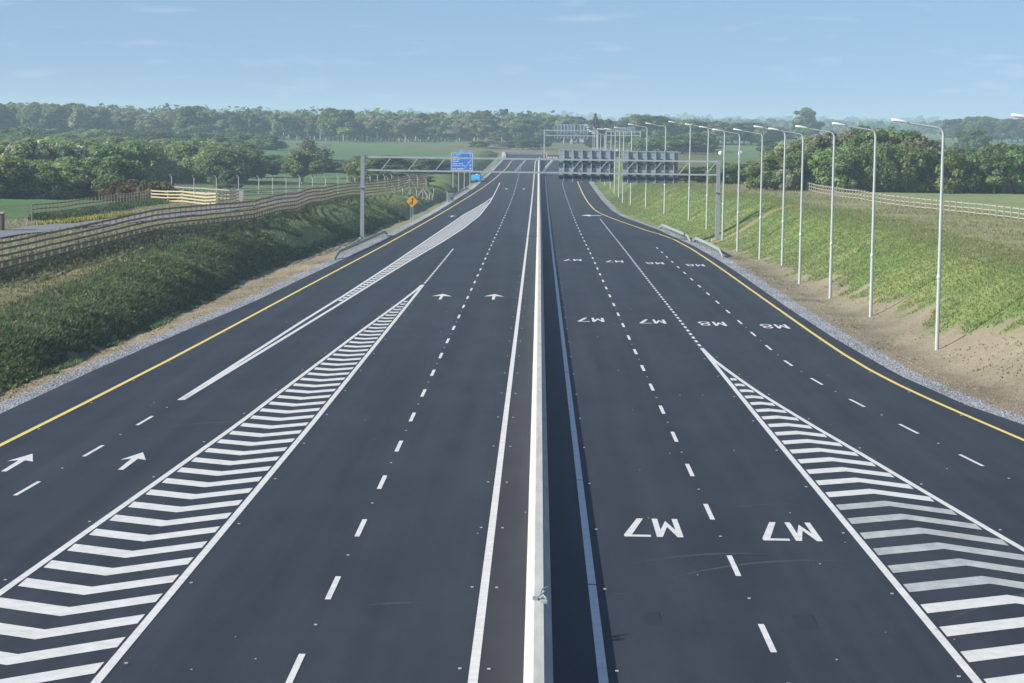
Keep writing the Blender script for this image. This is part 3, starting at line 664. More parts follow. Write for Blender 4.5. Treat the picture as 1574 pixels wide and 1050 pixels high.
def far_van():
    Y = 655; X, Z = XZ(949, 243.5, Y); gb = gz(X, Y); t = thing('parked_van', 'dark van with a white roof load, seen between the two near gantry sign backs', 'van', (X, Y, max(gb, Z)))
    m = MB(); m.prism([(-1.0,.35),(1.0,.35),(1.0,1.2),(.85,2.0),(-.85,2.0),(-1.0,1.2)], 0, 4.6); m.build('body', mat_plain('dark_blue_paint', (.04,.04,.08), .3), t)
    MB().box(-.75,-.02,1.25,.75,-.002,1.85).build('rear_window', BLACK, t); MB().box(-.7,.3,2.01,.1,2.5,2.45).build('roof_load', LAMPW, t)
    for sx in (-.85, .85):
        for y in (.9, 3.7): MB().tube([(sx-.12,y,.33),(sx+.12,y,.33)], .33, 12).build('wheel', DARKM, t)
        MB().box(sx-.1,-.03,.8,sx+.1,-.003,1.1).build('tail_light', mat_plain('red_lens', (.4,.02,.02), .3), t)
far_van()
def cones():
    Y = 745; X, Z = XZ(840.5, 239, Y); z = float(zr(Y))
    t = thing('marker_post', 'slim orange marker post in the road behind the far gantry leg', 'marker', (X, Y, z)); MB().tube([(0,0,.08),(0,0,1.9)], [.16,.12], 8).build('tube', ORANGE, t); MB().box(-.3,-.3,0,.3,.3,.08).build('foot', DARKM, t)
    for dx, lb in ((-.2, 'left one of two low red and white road barriers beside the orange marker post'), (1.6, 'right one of two low red and white road barriers beside the orange marker post')):
        t = thing('road_barrier', lb, 'barrier', (X + dx + .9, Y + 1.2, z), 0, 'low red and white road barriers'); 
        for i in range(4): MB().box(-.8+i*.4, -.1, .05, -.4+i*.4-.004, .1, .5).build('panel', mat_plain('red_plastic', (.55,.22,.16), .6) if i % 2 == 0 else LAMPW, t)
        for s in (-.6, .6): MB().box(s-.12, -.3, 0, s+.12, .3, .05).build('foot', DARKM, t)
cones()

# ------------------------------------------------------------------ fences
UB = {}
def ubox(mat):
    if mat.name not in UB: UB[mat.name] = MB().box(-.5,-.5,0,.5,.5,1).mesh('timber_piece', mat)
    return UB[mat.name]
def resample(pts, step):
    P = np.array(pts, float); s = np.r_[0, np.cumsum(np.hypot(*np.diff(P, axis=0).T))]; q = np.linspace(0, s[-1], max(2, int(round(s[-1]/step)) + 1))
    return np.interp(q, s, P[:, 0]), np.interp(q, s, P[:, 1])
def fence(label, pts, post, nrail, H, mp_, mr_, span=2, rail_h=.09, post_w=.12, jitter=.05, zoff=0, off=.08):
    X, Y = resample(pts, post); Z = zt(X, Y) + zoff
    if len(Z) > 9: Z = np.convolve(np.pad(Z, 3, 'edge'), np.ones(7)/7, 'valid')
    o = (X[0], Y[0], Z[0])
    t = thing('timber_fence', label, 'fence', o)
    for i in range(len(X)):
        p = link('post', ubox(mp_), t, (X[i]-o[0], Y[i]-o[1], Z[i]-o[2]-.3)); p.scale = (post_w, post_w, H + .42 + random.uniform(-jitter, jitter)); p.rotation_euler = (random.uniform(-.03,.03), random.uniform(-.03,.03), 0)
    for i in range(0, len(X) - 1, span):
        j = min(i + span, len(X) - 1)
        for k in range(nrail):
            h = H*(.22 + .76*(k/(max(1, nrail-1)))) - .02
            a = Vector((X[i]-o[0], Y[i]-o[1], Z[i]-o[2]+h + random.uniform(-.02,.02))); b = Vector((X[j]-o[0], Y[j]-o[1], Z[j]-o[2]+h + random.uniform(-.02,.02)))
            d = b - a; nrm = Vector((d.y, -d.x, 0)).normalized()*off; r_ = link('rail', ubox(mr_), t, a + nrm)
            r_.rotation_mode = 'QUATERNION'; r_.rotation_quaternion = d.to_track_quat('Z', 'Y'); 
            r_.scale = (.04, rail_h, d.length + .05) if True else None
    return t
FL = [(-35.5,150),(-31.8,195),(-28.4,230),(-27.6,265),(-27.2,314),(-25.2,370),(-22.6,405),(-20.5,440)]
fence('long brown post and rail fence along the top of the left bank', [(-37.5,132)] + FL, 1.9, 5, 2.2, TIMBERP, TIMBER, 3, rail_h=.15)
fence('dark post and rail fence beside the small green field on the left', [(-48,224),(-48.3,260),(-48.5,296)], 2.0, 4, 1.6, TIMBERP, TIMBER, 2, zoff=-.05)
fence('short dark field fence running off the left edge of the photo', [(-66,223),(-57,224),(-48.4,224)], 4.4, 3, 1.5, TIMBERP, TIMBER, 1)
fence('new yellow timber fence, four rails, at the corner of the fenced yard', [(-49,299.5),(-45.3,295),(-41.6,289),(-38.4,282.5)], 4.0, 4, 1.55, TIMBERY, TIMBERY, 1, rail_h=.16, post_w=.16, off=.1)
fence('short weathered fence between the yellow timber fence and the grey wall', [(-38.2,283),(-37.8,292),(-38.2,301)], 2.5, 4, 1.5, TIMBERP, TIMBER, 1)
fence('pale rail fence behind the yellow timber fence', [(-52,336),(-46,322),(-40.5,310)], 3, 3, 1.4, TIMBERW, TIMBERW, 1, rail_h=.13)
fence('grey rail fence right of the grey wall', [(-39,304),(-35.5,312),(-32,330),(-30.5,350)], 3, 3, 1.5, TIMBERP, TIMBERW, 1, rail_h=.12)
fence('pale brown rail fence in front of the concrete posts', [(-57,352),(-44,357),(-33,372),(-25,392)], 3, 3, 1.5, TIMBERP, TIMBERY, 1, rail_h=.11)
fence('pale weathered rail fence along the top of the right bank', [(47.5,200),(45,218),(42,240),(40,256),(38.2,275),(37.5,290),(37.2,320),(36,372)], 2.1, 3, 1.15, TIMBERW, TIMBERW, 2, rail_h=.1)
def wall_pier():
    t = thing('grey_wall', 'short grey concrete wall where the rail fences meet', 'wall', (-38.1, 302, gz(-38.1, 302)))
    for i in range(5): MB().box(-.5, -.3, -.1 + i*.34, .5, .3, -.1 + i*.34 + .325).build('block', CONCP, t)
    MB().box(-.54,-.34,1.59,.54,.34,1.66).build('coping', CONC, t)
wall_pier()
def brick_pier():
    Y = 201; X = XZ(7, 350, Y)[0] - .35; t = thing('brick_pier', 'reddish brick gate pier cut by the left edge of the photo', 'pier', (X - .35, Y, gz(X, Y)))
    bm_ = MB().box(-.5,-.105,0,-.27,.105,.07).mesh('brick', BRICK)
    for r_ in range(20):
        for i in range(4):
            for yy in (-.3, ):
                b_ = link('brick', bm_, t, ((i*.245) + .05 + (.06 if r_ % 2 else 0) + .0, yy, -.05 + r_*.08))
    MB().box(-.44,-.38,-.1,.60,.45,1.55).build('core', mat_plain('mortar', (.12,.10,.09), .9), t)
    MB().box(-.54,-.46,1.56,.70,.52,1.68).build('cap', CONCP, t)
brick_pier()
def cranked(label, pts, post, H, wires=True, strut=()):
    X, Y = resample(pts, post); Z = zt(X, Y); o = (X[0], Y[0], Z[0]); t = thing('wire_fence', label, 'fence', o)
    m = MB(); m.tube([(0,0,-.4),(0,0,H-.35),(-.28,-.1,H)], [.075,.065,.055], 6); pm = m.mesh('post', CONC)
    for i in range(len(X)):
        p = link('post', pm, t, (X[i]-o[0], Y[i]-o[1], Z[i]-o[2])); p.rotation_euler = (0, 0, random.uniform(-.25, .25)); p.scale = (1, 1, random.uniform(.96, 1.05))
    for i in strut:
        if i < len(X):
            for s in (-1.1, 1.1): MB().bar((X[i]-o[0]+s, Y[i]-o[1], Z[i]-o[2]-.1), (X[i]-o[0], Y[i]-o[1], Z[i]-o[2]+1.6), .12).build('strut', CONC, t)
    if wires:
        w = MB()
        for i in range(len(X)-1):
            for h in (.3,.6,.9,1.2,1.5,1.8,2.05):
                if h < H: w.bar((X[i]-o[0],Y[i]-o[1],Z[i]-o[2]+h),(X[i+1]-o[0],Y[i+1]-o[1],Z[i+1]-o[2]+h),.012)
        tag(w.build('wire', GALV, t), kind='stuff')
    return t
cranked('tall wire fence on cranked concrete posts beyond the timber fences', [(-53.5,345),(-42,352),(-31,372),(-24.5,395)], 3.6, 2.9, True, (9,))
cranked('row of cranked concrete posts right of the near gantry leg', [(-25.5,400),(-22.5,404),(-19.5,410)], 2.8, 2.3, True, (2,))
cranked('low row of short cranked posts in front of the tall ones', [(-24,372),(-21,378),(-18.5,385),(-17.6,392)], 2.6, 1.4, True, (5,))
cranked('last two concrete posts left of the grey cabinet', [(-17.8,402),(-15.6,404)], 2.2, 1.9)

# ------------------------------------------------------------------ haze
# ------------------------------------------------------------------ trees and shrubs
def leafcloud(blobs, n, size, cols, flat=.0, seed=0, hollow=.45):
    """n leaf cards spread through ellipsoid blobs (cx,cy,cz,rx,ry,rz); cols: list of (weight, rgb)"""
    r = np.random.default_rng(seed); B = np.array(blobs, float); vol = B[:, 3]*B[:, 4]*B[:, 5]
    w = vol**(.75); w /= w.sum(); k = r.choice(len(B), n, p=w); d = r.normal(size=(n, 3)); d /= np.linalg.norm(d, axis=1)[:, None]
    rad = (hollow + (1 - hollow)*r.random(n)**.6)*(1 + .045*r.normal(size=n)); P = B[k, :3] + d*B[k, 3:]*rad[:, None]
    nrm = d + .55*r.normal(size=(n, 3)); nrm[:, 2] += .35; nrm /= np.linalg.norm(nrm, axis=1)[:, None]
    a = np.cross(nrm, r.normal(size=(n, 3))); a /= np.linalg.norm(a, axis=1)[:, None]; b = np.cross(nrm, a)
    s = size*(.5 + r.random(n))[:, None]; a *= s; b *= s*(.6 + .5*r.random(n))[:, None]
    V = np.stack([P - a - b*.6, P + a*.7 - b, P + a + b*.5, P - a*.5 + b], 1).reshape(-1, 3)
    cw = np.array([c[0] for c in cols], float); cw /= cw.sum(); ci = r.choice(len(cols), n, p=cw)
    bt = r.random(len(B))*.5 + .75
    C = np.array([c[1] for c in cols])[ci]*(.75 + .5*r.random(n))[:, None]*bt[k][:, None]
    keep = V.reshape(-1, 4, 3)[:, :, 2].min(1) > -.1
    V = V.reshape(-1, 4, 3)[keep].reshape(-1, 3); C = np.repeat(C[keep], 4, 0); nn = keep.sum()
    return V, np.arange(nn*4).reshape(-1, 4), C
def blobs_tree(r, H, W, base, nb):
    o = []
    for i in range(nb):
        z = base + (H - base)*(.12 + .80*r.random()); t = (z - base)/(H - base); wr = W/2*math.sin(math.pi*(.18 + .70*t))**.8
        for _k in range(2):
            a = r.random()*6.283; q = wr*(.30 + .58*r.random()); s = W*(.085 + .10*r.random())
            o.append((q*math.cos(a), q*math.sin(a), z + W*.06*(r.random()-.5), s, s, s*(.75 + .4*r.random())))
    o.append((0, 0, base + (H - base)*.5, W*.27, W*.27, (H - base)*.42)); o.append((0, 0, H*.93, W*.13, W*.13, H*.07))
    return o
def trunk_mesh(r, H, W, name='trunk', spread=.5, th=None, nl=7):
    m = MB(); th = th or H*.022
    m.tube([(0,0,-.5),(0,0,H*.15),(.1,0,H*.45),(-.1,.1,H*.8)], [th*1.3, th, th*.7, th*.25], 7)
    for i in range(nl):
        a = r.random()*6.283; z = H*(.2 + .45*r.random()); L_ = W*.42*(.6 + .5*r.random()); e = (L_*math.cos(a), L_*math.sin(a), min(H*.95, z + H*(.2 + .2*r.random())))
        m.tube([(0,0,z), (e[0]*.5, e[1]*.5, z + (e[2]-z)*.6), e], [th*.5, th*.3, th*.1], 5)
    return m.mesh(name, BARK)
PROTO = {}
def proto(kind, n, H, W, base, nb, leaves, size, cols, count, hollow=.45):
    PROTO[kind] = []
    for i in range(n):
        r = random.Random(hash(kind) % 1000 + i if False else sum(map(ord, kind)) + i*13)
        V, Fq, C = leafcloud(blobs_tree(r, H, W, base, nb), leaves, size, cols, seed=sum(map(ord, kind)) + i, hollow=hollow)
        PROTO[kind].append((mesh('crown', V, Fq, LEAF, False, C), trunk_mesh(r, H, W), float(np.percentile(V[:, 2], 99.6)), float(np.percentile(np.abs(V[:, 0]), 97)*2)))
G1, G2, G3 = (.185,.265,.095), (.265,.34,.135), (.13,.20,.085)
proto('oak', 4, 10, 8, 2.0, 18, 8500, .24, [(3,G1),(3,G2),(2,G3)], 0)
proto('ash', 4, 10, 6.4, 2.6, 16, 4600, .19, [(3,(.34,.345,.215)),(2,(.25,.315,.15)),(1,(.37,.335,.24))], 0, hollow=.2)
proto('poplar', 3, 10, 4.4, 1.2, 12, 4200, .21, [(3,(.21,.27,.12)),(2,(.27,.31,.15)),(1,(.14,.21,.095))], 0, hollow=.3)
proto('dark', 3, 10, 7.5, 1.2, 16, 7000, .25, [(3,G3),(2,G1)], 0)
proto('shrub', 4, 10, 13, .2, 24, 11000, .29, [(3,G1),(3,G2),(2,G3)], 0)
proto('pale_shrub', 3, 10, 12, .2, 22, 10000, .28, [(3,(.28,.36,.13)),(2,(.21,.30,.10)),(1,(.33,.37,.17))], 0)
proto('hawthorn', 2, 10, 12, .2, 22, 10000, .27, [(4,G2),(3,(.58,.58,.50)),(2,G1)], 0)
proto('bare', 2, 10, 11, .6, 18, 4800, .19, [(3,(.33,.30,.225)),(1,(.25,.28,.16))], 0, hollow=.15)
proto('gorse', 2, 10, 16, .0, 12, 3500, .5, [(2,(.30,.16,.05)),(3,(.08,.10,.04)),(1,(.25,.17,.06))], 0)
# conifer
PROTO['conifer'] = []
r = random.Random(3); bl_ = [(0, 0, z, (10.2 - z)*.27, (10.2 - z)*.27, .8) for z in np.linspace(1, 9.6, 11)]
V, Fq, C = leafcloud(bl_, 4500, .26, [(3,(.02,.04,.02)),(1,(.03,.055,.028))], seed=8); PROTO['conifer'].append((mesh('crown', V, Fq, LEAF, False, C), trunk_mesh(r, 10, 4), 10, 5.5))
TREE_N = 0
def tree(kind, px, Y, top_py=None, h=None, w=None, label='', group=None, name='tree', cat='tree', X=None, sink=0.0):
    X = XZ(px, 200, Y)[0] if X is None else X
    g0 = gz(X, Y) - .1
    if top_py is not None:
        h = max(1.5, XZ(px, top_py, Y)[1] - g0)
    cr_, tr_, H0, W0 = random.choice(PROTO[kind]); sx = (w/W0) if w else h/H0
    t = thing(name, label, cat, (X, Y, g0), random.uniform(0, 6.28), group)
    c_ = link('crown', cr_, t); k_ = link('trunk', tr_, t)
    for q in (c_, k_): q.scale = (sx, sx*random.uniform(.9, 1.1), h/H0)
    return t
def toptab(p): a = np.array(p, float); return lambda x: float(np.interp(x, a[:, 0], a[:, 1]))
ftop = toptab([(0,160),(60,161),(110,162),(150,167),(200,172),(240,172),(285,166),(300,166),(330,173),(380,171),(450,177),(500,176),(560,178),(640,178),(700,180),(740,174),(780,177),(830,182),(870,180),(900,182)])
FK = ['ash','ash','poplar','oak','ash','poplar','dark']
FLAB = {'ash': 'grey-brown thin-leaved tree in the tall belt', 'poplar': 'narrow upright green tree in the tall belt', 'oak': 'full green round-crowned tree in the tall belt', 'dark': 'dark green dense tree in the tall belt'}
def zone(px):
    return 'at the far left' if px < 150 else 'above the left bushes' if px < 400 else 'behind the big green field' if px < 690 else 'behind the blue sign' if px < 800 else 'behind the far gantries'
x = -12.0
while x < 850:
    k = random.choice(FK); Y = random.uniform(985, 1060)
    tree(k, x, Y, top_py=ftop(x) + random.uniform(-3.5, 7), w=random.uniform(7, 12) if k != 'poplar' else random.uniform(4.5, 7), label=FLAB[k] + ' ' + zone(x), group=FLAB[k].split(' tree')[0] + ' trees ' + zone(x)); x += random.uniform(4.5, 9)
# trees right of the far gantries
x = 850
gtop = toptab([(850,182),(880,178),(905,186),(940,186),(970,180),(990,175),(1010,178),(1040,184),(1080,188),(1110,190),(1200,193)])
while x < 1200:
    k = random.choice(['ash','ash','oak','dark']); tree(k, x, random.uniform(930, 1000), top_py=gtop(x) + random.uniform(-3, 5), w=random.uniform(9, 14), label=FLAB[k].replace('in the tall belt', 'behind the gantry sign backs' if x < 1045 else 'behind the street lamp heads'), group=FLAB[k].split(' tree')[0] + ' trees right of the gantries' + (' behind the signs' if x < 1045 else '')); x += random.uniform(7, 13)
tree('conifer', 915, 900, top_py=175, w=9, label='dark pointed conifer standing above the far gantries', name='conifer_tree')
tree('dark', 922, 915, top_py=184, w=9, label='dark tree leaning on the right side of the pointed conifer')
tree('oak', 521, 950, top_py=168, w=13, label='tallest round green tree of the belt, above the left end of the big field')
tree('dark', 294, 960, top_py=164, w=13, label='dark round tree rising highest above the left bushes')
tree('ash', 748, 960, top_py=171, w=12, label='tall feathery tree above the far road end')
tree('dark', 1240, 1150, top_py=167, w=12, label='large solitary round tree on the skyline above the street lamp heads')
tree('dark', 1228, 1160, top_py=185, w=8, label='low dark tree tucked under the left side of the solitary skyline tree')
# backing wood: one mass, joined
def woodmass(name, x0, x1, Ya, Yb, n, hmin, hmax, size, cols, seed, leaves=120):
    r = np.random.default_rng(seed); Vs = []; Cs = []
    for i in range(n):
        Y = r.uniform(Ya, Yb); px = r.uniform(x0, x1); X = XZ(px, 200, Y)[0]; h = r.uniform(hmin, hmax); w = h*r.uniform(.35, .6)
        V, _, C = leafcloud([(0,0,h*.55,w,w,h*.47),(w*.4,0,h*.35,w*.7,w*.7,h*.35),(-w*.5,0,h*.35,w*.7,w*.7,h*.35)], leaves, size, cols, seed=seed*1000+i, hollow=.6)
        V = V + np.array([X, Y, gz(X, Y)]); Vs.append(V); Cs.append(C*r.uniform(.75, 1.25))
    V = np.concatenate(Vs); C = np.concatenate(Cs)
    return tag(link(name, mesh(name, V, np.arange(len(V)).reshape(-1, 4), LEAF, False, C)), kind='stuff')
o = woodmass('distant_wood', -40, 870, 1075, 1180, 230, 10, 14.5, 1.0, [(2,G3),(2,G1),(2,(.16,.17,.10))], 1); tag(o, 'far-off wood massed behind the tall tree belt on the left', 'wood')
o = woodmass('distant_hedgerows', 1000, 1620, 1900, 3800, 340, 7, 12, 2.0, [(2,G3),(3,G1)], 2, 60); tag(o, 'hazy blue-green hedgerows along the skyline on the right', 'hedgerow')
o = woodmass('far_treeline', -60, 1640, 4200, 5600, 320, 10, 22, 4.0, [(2,G3),(3,G1)], 3, 50); tag(o, 'palest farthest line of trees on the horizon', 'treeline')
# left middle ground bushes
def bushes(kinds, x0, x1, Ya, Yb, top, step, w, lab, grp, name='shrub', jit=5, cat='bush'):
    x = x0
    while x < x1:
        k = random.choice(kinds); Y = random.uniform(Ya, Yb)
        desc = {'shrub':'dark green','pale_shrub':'yellow-green','hawthorn':'white-blossomed hawthorn','dark':'dense dark','oak':'round green','ash':'thin grey-green','bare':'brown, barely leafed','poplar':'upright','gorse':'orange-brown'}[k]
        tree(k, x, Y, top_py=top(x) + random.uniform(-jit, jit), w=random.uniform(*w), label=f'{desc} {lab}', group=f'{desc} {grp}', name=name, cat=cat); x += random.uniform(*step)
bushes(['shrub','shrub','pale_shrub','dark'], -15, 196, 306, 330, toptab([(0,245),(60,250),(120,247),(160,246),(200,256)]), (11,19), (5.5,8), 'bush in the thicket behind the small green field', 'bushes behind the small green field')
bushes(['shrub','pale_shrub','shrub','dark'], -15, 225, 350, 395, toptab([(0,222),(60,228),(120,228),(180,222),(250,232),(300,240)]), (11,20), (6,9), 'bush in the second rank of the left thicket', 'bushes in the second rank of the left thicket')
bushes(['hawthorn'], 42, 125, 336, 348, lambda x: 223, (13,22), (5,7), 'bush in the left thicket', 'bushes in the left thicket')
bushes(['pale_shrub','pale_shrub','shrub'], 205, 372, 430, 470, toptab([(200,228),(260,226),(300,224),(350,232),(370,238)]), (12,20), (7,10), 'bush behind the yellow timber fence', 'bushes behind the yellow fence')
bushes(['shrub','pale_shrub','pale_shrub','ash'], -15, 370, 520, 640, toptab([(0,212),(100,217),(200,215),(300,219),(400,226)]), (9,16), (8,12), 'bush in the middle distance on the left', 'bushes in the left middle distance')
bushes(['oak','ash','shrub','dark'], -15, 420, 720, 860, toptab([(0,199),(100,202),(200,205),(300,207),(420,211)]), (9,16), (9,13), 'tree at the foot of the tall left belt', 'trees at the foot of the left belt', name='tree', cat='tree')
bushes(['shrub','dark','oak'], 398, 700, 500, 545, toptab([(398,243),(430,242),(480,242),(540,245),(600,243),(650,244),(700,249)]), (11,19), (7,9), 'bush in the hedge below the big green field', 'bushes in the hedge below the big field')
tree('bare', 480, 470, top_py=214, w=8, label='brown barely leafed tree in front of the big green field', name='tree')
tree('oak', 465, 440, top_py=234, w=7, label='green tree right of the brown barely leafed tree, behind the concrete posts')
tree('dark', 405, 470, top_py=240, w=7, label='dark round bush left of the brown barely leafed tree', name='shrub', cat='bush')
tree('dark', 572, 430, top_py=246, w=5, label='dark green bush hidden in part by the left gantry leg', name='shrub', cat='bush')
tree('pale_shrub', 560, 440, top_py=243, w=5, label='lighter bush just left of the left gantry leg', name='shrub', cat='bush')
tree('dark', 630, 440, top_py=266, w=7.5, label='low dark bush behind the row of cranked concrete posts', name='shrub', cat='bush')
tree('dark', 352, 372, top_py=262, w=3.5, label='small round dark bush in front of the concrete post fence', name='shrub', cat='bush')
bushes(['gorse'], 182, 258, 302, 306, lambda x: 279, (18,30), (3,4.5), 'gorse bush by the end of the dark field fence', 'gorse bushes', jit=2)
# the brown hedge foot under the big field and the small clump at the far road
bushes(['dark','ash'], 735, 830, 860, 900, lambda x: 214, (9,16), (5,8), 'bush beside the far road end', 'bushes beside the far road', jit=4)
# right side hedge
rtop = toptab([(1040,262),(1100,258),(1150,252),(1200,240),(1225,222),(1250,212),(1300,203),(1340,200),(1400,207),(1440,214),(1460,236),(1500,232),(1530,226),(1600,226)])
bushes(['ash','bare','ash','oak','pale_shrub'], 1195, 1455, 336, 352, rtop, (9,15), (5,7.5), 'tree in the tall hedge beyond the right field', 'trees in the tall right hedge', name='tree', cat='tree')
bushes(['shrub','pale_shrub','oak','pale_shrub'], 1180, 1600, 328, 336, lambda x: rtop(x)*.45 + 290*.55 - 22, (9,15), (4,6), 'bush at the front of the right hedge', 'bushes at the front of the right hedge')
bushes(['shrub','dark','oak'], 1455, 1600, 336, 350, rtop, (8,13), (5,6.5), 'bush at the right end of the hedge', 'bushes at the right end of the hedge')
bushes(['hawthorn'], 1215, 1440, 327, 331, lambda x: 258, (60,95), (3,4), 'bush in the right hedge', 'bushes in the right hedge')
bushes(['shrub','pale_shrub','ash','dark'], 1045, 1195, 372, 430, rtop, (9,15), (5,7), 'bush behind the lamp row left of the right hedge', 'bushes behind the lamp row')
bushes(['dark','shrub'], 1000, 1070, 700, 800, toptab([(1000,214),(1070,206)]), (8,14), (8,12), 'low bush in the slanting field hedge', 'low bushes in the slanting hedge', jit=2)
bushes(['dark'], 1465, 1600, 1250, 1330, toptab([(1465,184),(1500,178),(1540,184),(1600,186)]), (6,11), (9,14), 'tree in the dark clump on the skyline at the right', 'trees in the dark skyline clump', name='tree', cat='tree', jit=2)
for px, Y, tp, w in [(1482,800,202,5),(1503,790,200,8),(1068,760,214,14),(1183,720,215,7),(1200,640,232,9)]:
    tree('dark', px, Y, top_py=tp, w=w, label={1482:'left one of two small round bushes in the far right field',1503:'right one of two small round bushes in the far right field',1068:'low wide bush in the field under the lamp arms',1183:'small bush in the field left of the lone skyline tree',1200:'dark bush in the field behind the fourth lamp'}[px], name='shrub', cat='bush')
for i, (px, py, lb) in enumerate([(1108.5,228.5,'left'),(1138.6,231.5,'middle'),(1192,226,'right')]):
    Y = 700; X = XZ(px, py, Y)[0]; X_, Z = XZ(px, py, Y); t = thing('wrapped_bale', f'{lb} of three white wrapped round bales in the green field behind the lamps', 'bale', (X, Y, gz(X, Y) - .1), .4)
    MB().tube([(0,-.6,.6),(0,-.5,.6),(0,.5,.6),(0,.6,.6)], [.52,.64,.64,.52], 14).build('bale_body', LAMPW, t, True)

# ------------------------------------------------------------------ grass, weeds, stones
def tufts(name, P, h, w, cols, nb=3, seed=0, lean=.5):
    r = np.random.default_rng(seed); n = len(P); Vs = []; Cs = []
    ci = r.choice(len(cols), n, p=np.array([c[0] for c in cols])/sum(c[0] for c in cols)); base = np.array([c[1] for c in cols])[ci]
    for b in range(nb):
        a = r.random(n)*6.283; hh = h*(.5 + r.random(n)); ww = w*(.6 + .8*r.random(n))
        off = np.stack([np.cos(a), np.sin(a), 0*a], 1); side = np.stack([-np.sin(a), np.cos(a), 0*a], 1)
        p0 = P + off*.1*r.random(n)[:, None]; tip = p0 + off*(lean*hh*r.random(n))[:, None]; tip[:, 2] += hh
        Vs.append(np.stack([p0 - side*ww[:, None], p0 + side*ww[:, None], tip], 1)); Cs.append(np.repeat((base*(.84 + .32*r.random(n))[:, None])[:, None, :], 3, 1))
    V = np.concatenate(Vs).reshape(-1, 3); C = np.concatenate(Cs).reshape(-1, 3)
    return link(name, mesh(name, V, np.arange(len(V)).reshape(-1, 3), GRASS, False, C))
def scatter(n, ya, yb, s0, s1, side, seed, powr=1.0):
    r = np.random.default_rng(seed); Y = ya + (yb - ya)*r.random(n)**powr; s = s0 + (s1 - s0)*r.random(n)
    X = bankL(Y) - s if side < 0 else bankR(Y) + s
    return X, Y, s, r
def keepP(X, Y, m): return np.stack([X[m], Y[m], zt(X[m], Y[m]) - .03], 1)
# left bank weeds (dark, leafy) and dry crest grass
X, Y, s, r = scatter(80000, 88, 330, -.8, 6.8, -1, 31, 1.25); nn = noise(X, Y, 1.7, 22); m = (s + nn*.8 > -.35) & ~((s > 5.2 + .8*nn) & (r.random(len(X)) < .8)) & ~((Y > 205 + 15*nn) & (noise(X, Y, 7, 91) < .15) & (s > .8))
tag(tufts('bank_weeds', keepP(X, Y, m), .22, .06, [(3,(.12,.185,.065)),(2,(.17,.235,.08)),(2,(.31,.32,.15)),(2,(.085,.13,.055)),(1,(.21,.16,.12))], 3, 1, 1.7), 'thick green weeds covering the face of the left bank', 'weeds', kind='stuff')
X, Y, s, r = scatter(90000, 88, 460, .6, 14, -1, 32, 1.2); m = r.random(len(X)) < .5 + .5*noise(X, Y, 4, 40)
ym = Y > 205 + 15*noise(X, Y, 6, 90); m = m & (ym | (s > 4.6)); tag(tufts('green_bank_top_grass', keepP(X, Y, m & ym), .15, .03, [(4,(.20,.28,.08)),(3,(.27,.31,.11)),(2,(.34,.33,.16))], 3, 12, 1.3), 'light green grass on top of the left bank near the gantry', 'grass', kind='stuff')
m = m & ~ym
tag(tufts('crest_grass', keepP(X, Y, m), .16, .045, [(3,(.30,.27,.14)),(3,(.16,.20,.07)),(1,(.38,.34,.21))], 3, 2, 1.2), 'dry straw-coloured grass along the crest of the left bank', 'grass', kind='stuff')
X, Y, s, r = scatter(120000, 95, 420, -.3, 12, 1, 33, 1.2); nn = noise(X, Y, 1.7, 22); wid = np.interp(Y, [60, 100, 125, 150, 190, 222, 250], [4.6, 4.0, 2.6, 1.8, .9, .4, -.6]); m = (s - wid + nn*1.1 + .8*noise(X, Y, 5, 21) > .1) & ~((np.abs(Y - 260.5 - .14*(X - 20)) < 1.1) & (X < 31))
tag(tufts('bank_grass', keepP(X, Y, m), .14, .026, [(4,(.18,.26,.075)),(3,(.24,.29,.10)),(2,(.36,.34,.16))], 3, 3, 1.4), 'green grass on the slope of the right bank', 'grass', kind='stuff')
X, Y, s, r = scatter(38000, 95, 380, 7, 26, 1, 34, 1.1); m = r.random(len(X)) < .4 + .5*noise(X, Y, 5, 41)
tag(tufts('tall_dry_grass', keepP(X, Y, m), .2, .035, [(3,(.36,.35,.18)),(4,(.28,.33,.13)),(1,(.38,.32,.21)),(1,(.52,.48,.29))], 3, 4, 1.6), 'tall dry grass along the top of the right bank', 'grass', kind='stuff')
# rough grass on the left plateau, dark bramble along the fence foot
r = np.random.default_rng(50); n_ = 30000; Y = r.uniform(150, 330, n_); X = -r.uniform(30, 50, n_); fx = np.interp(Y, [150,172,195,225,255,285,310,340], [-52,-47,-44,-40.5,-37.5,-34.8,-33,-34]); fl = np.interp(Y, [p[1] for p in FL], [p[0] for p in FL]); m = (np.abs(X - fx) > 2.7) & (X < fl)
tag(tufts('rough_grass', keepP(X, Y, m), .18, .045, [(4,(.38,.35,.23)),(2,(.20,.25,.10)),(1,(.46,.42,.30))], 3, 5, 1.5), 'rough pale grass between the side road and the fences', 'grass', kind='stuff')
n_ = 34000; q = r.random(n_); Y = 100 + 250*q**1.2; fl = np.interp(Y, [95,120] + [p[1] for p in FL], [-44,-40] + [p[0] for p in FL]); X = fl - .5 + r.normal(0, 1.0, n_)
tag(tufts('fence_foot_weeds', keepP(X, Y, (Y < 235) | (r.random(n_) < .3)), .36, .08, [(3,(.085,.13,.055)),(2,(.12,.165,.07)),(1,(.20,.19,.12))], 3, 6, 1.3), 'dark weeds grown up through the long left fence', 'weeds', kind='stuff')
n_ = 5000; Y = r.uniform(224, 298, n_); X = -48.3 + np.abs(r.normal(0, .8, n_)); tag(tufts('field_fence_weeds', keepP(X, Y, X < 99), .5, .1, [(3,(.07,.12,.04)),(2,(.10,.15,.055))], 3, 7, .8), 'green weeds along the foot of the dark field fence', 'weeds', kind='stuff')
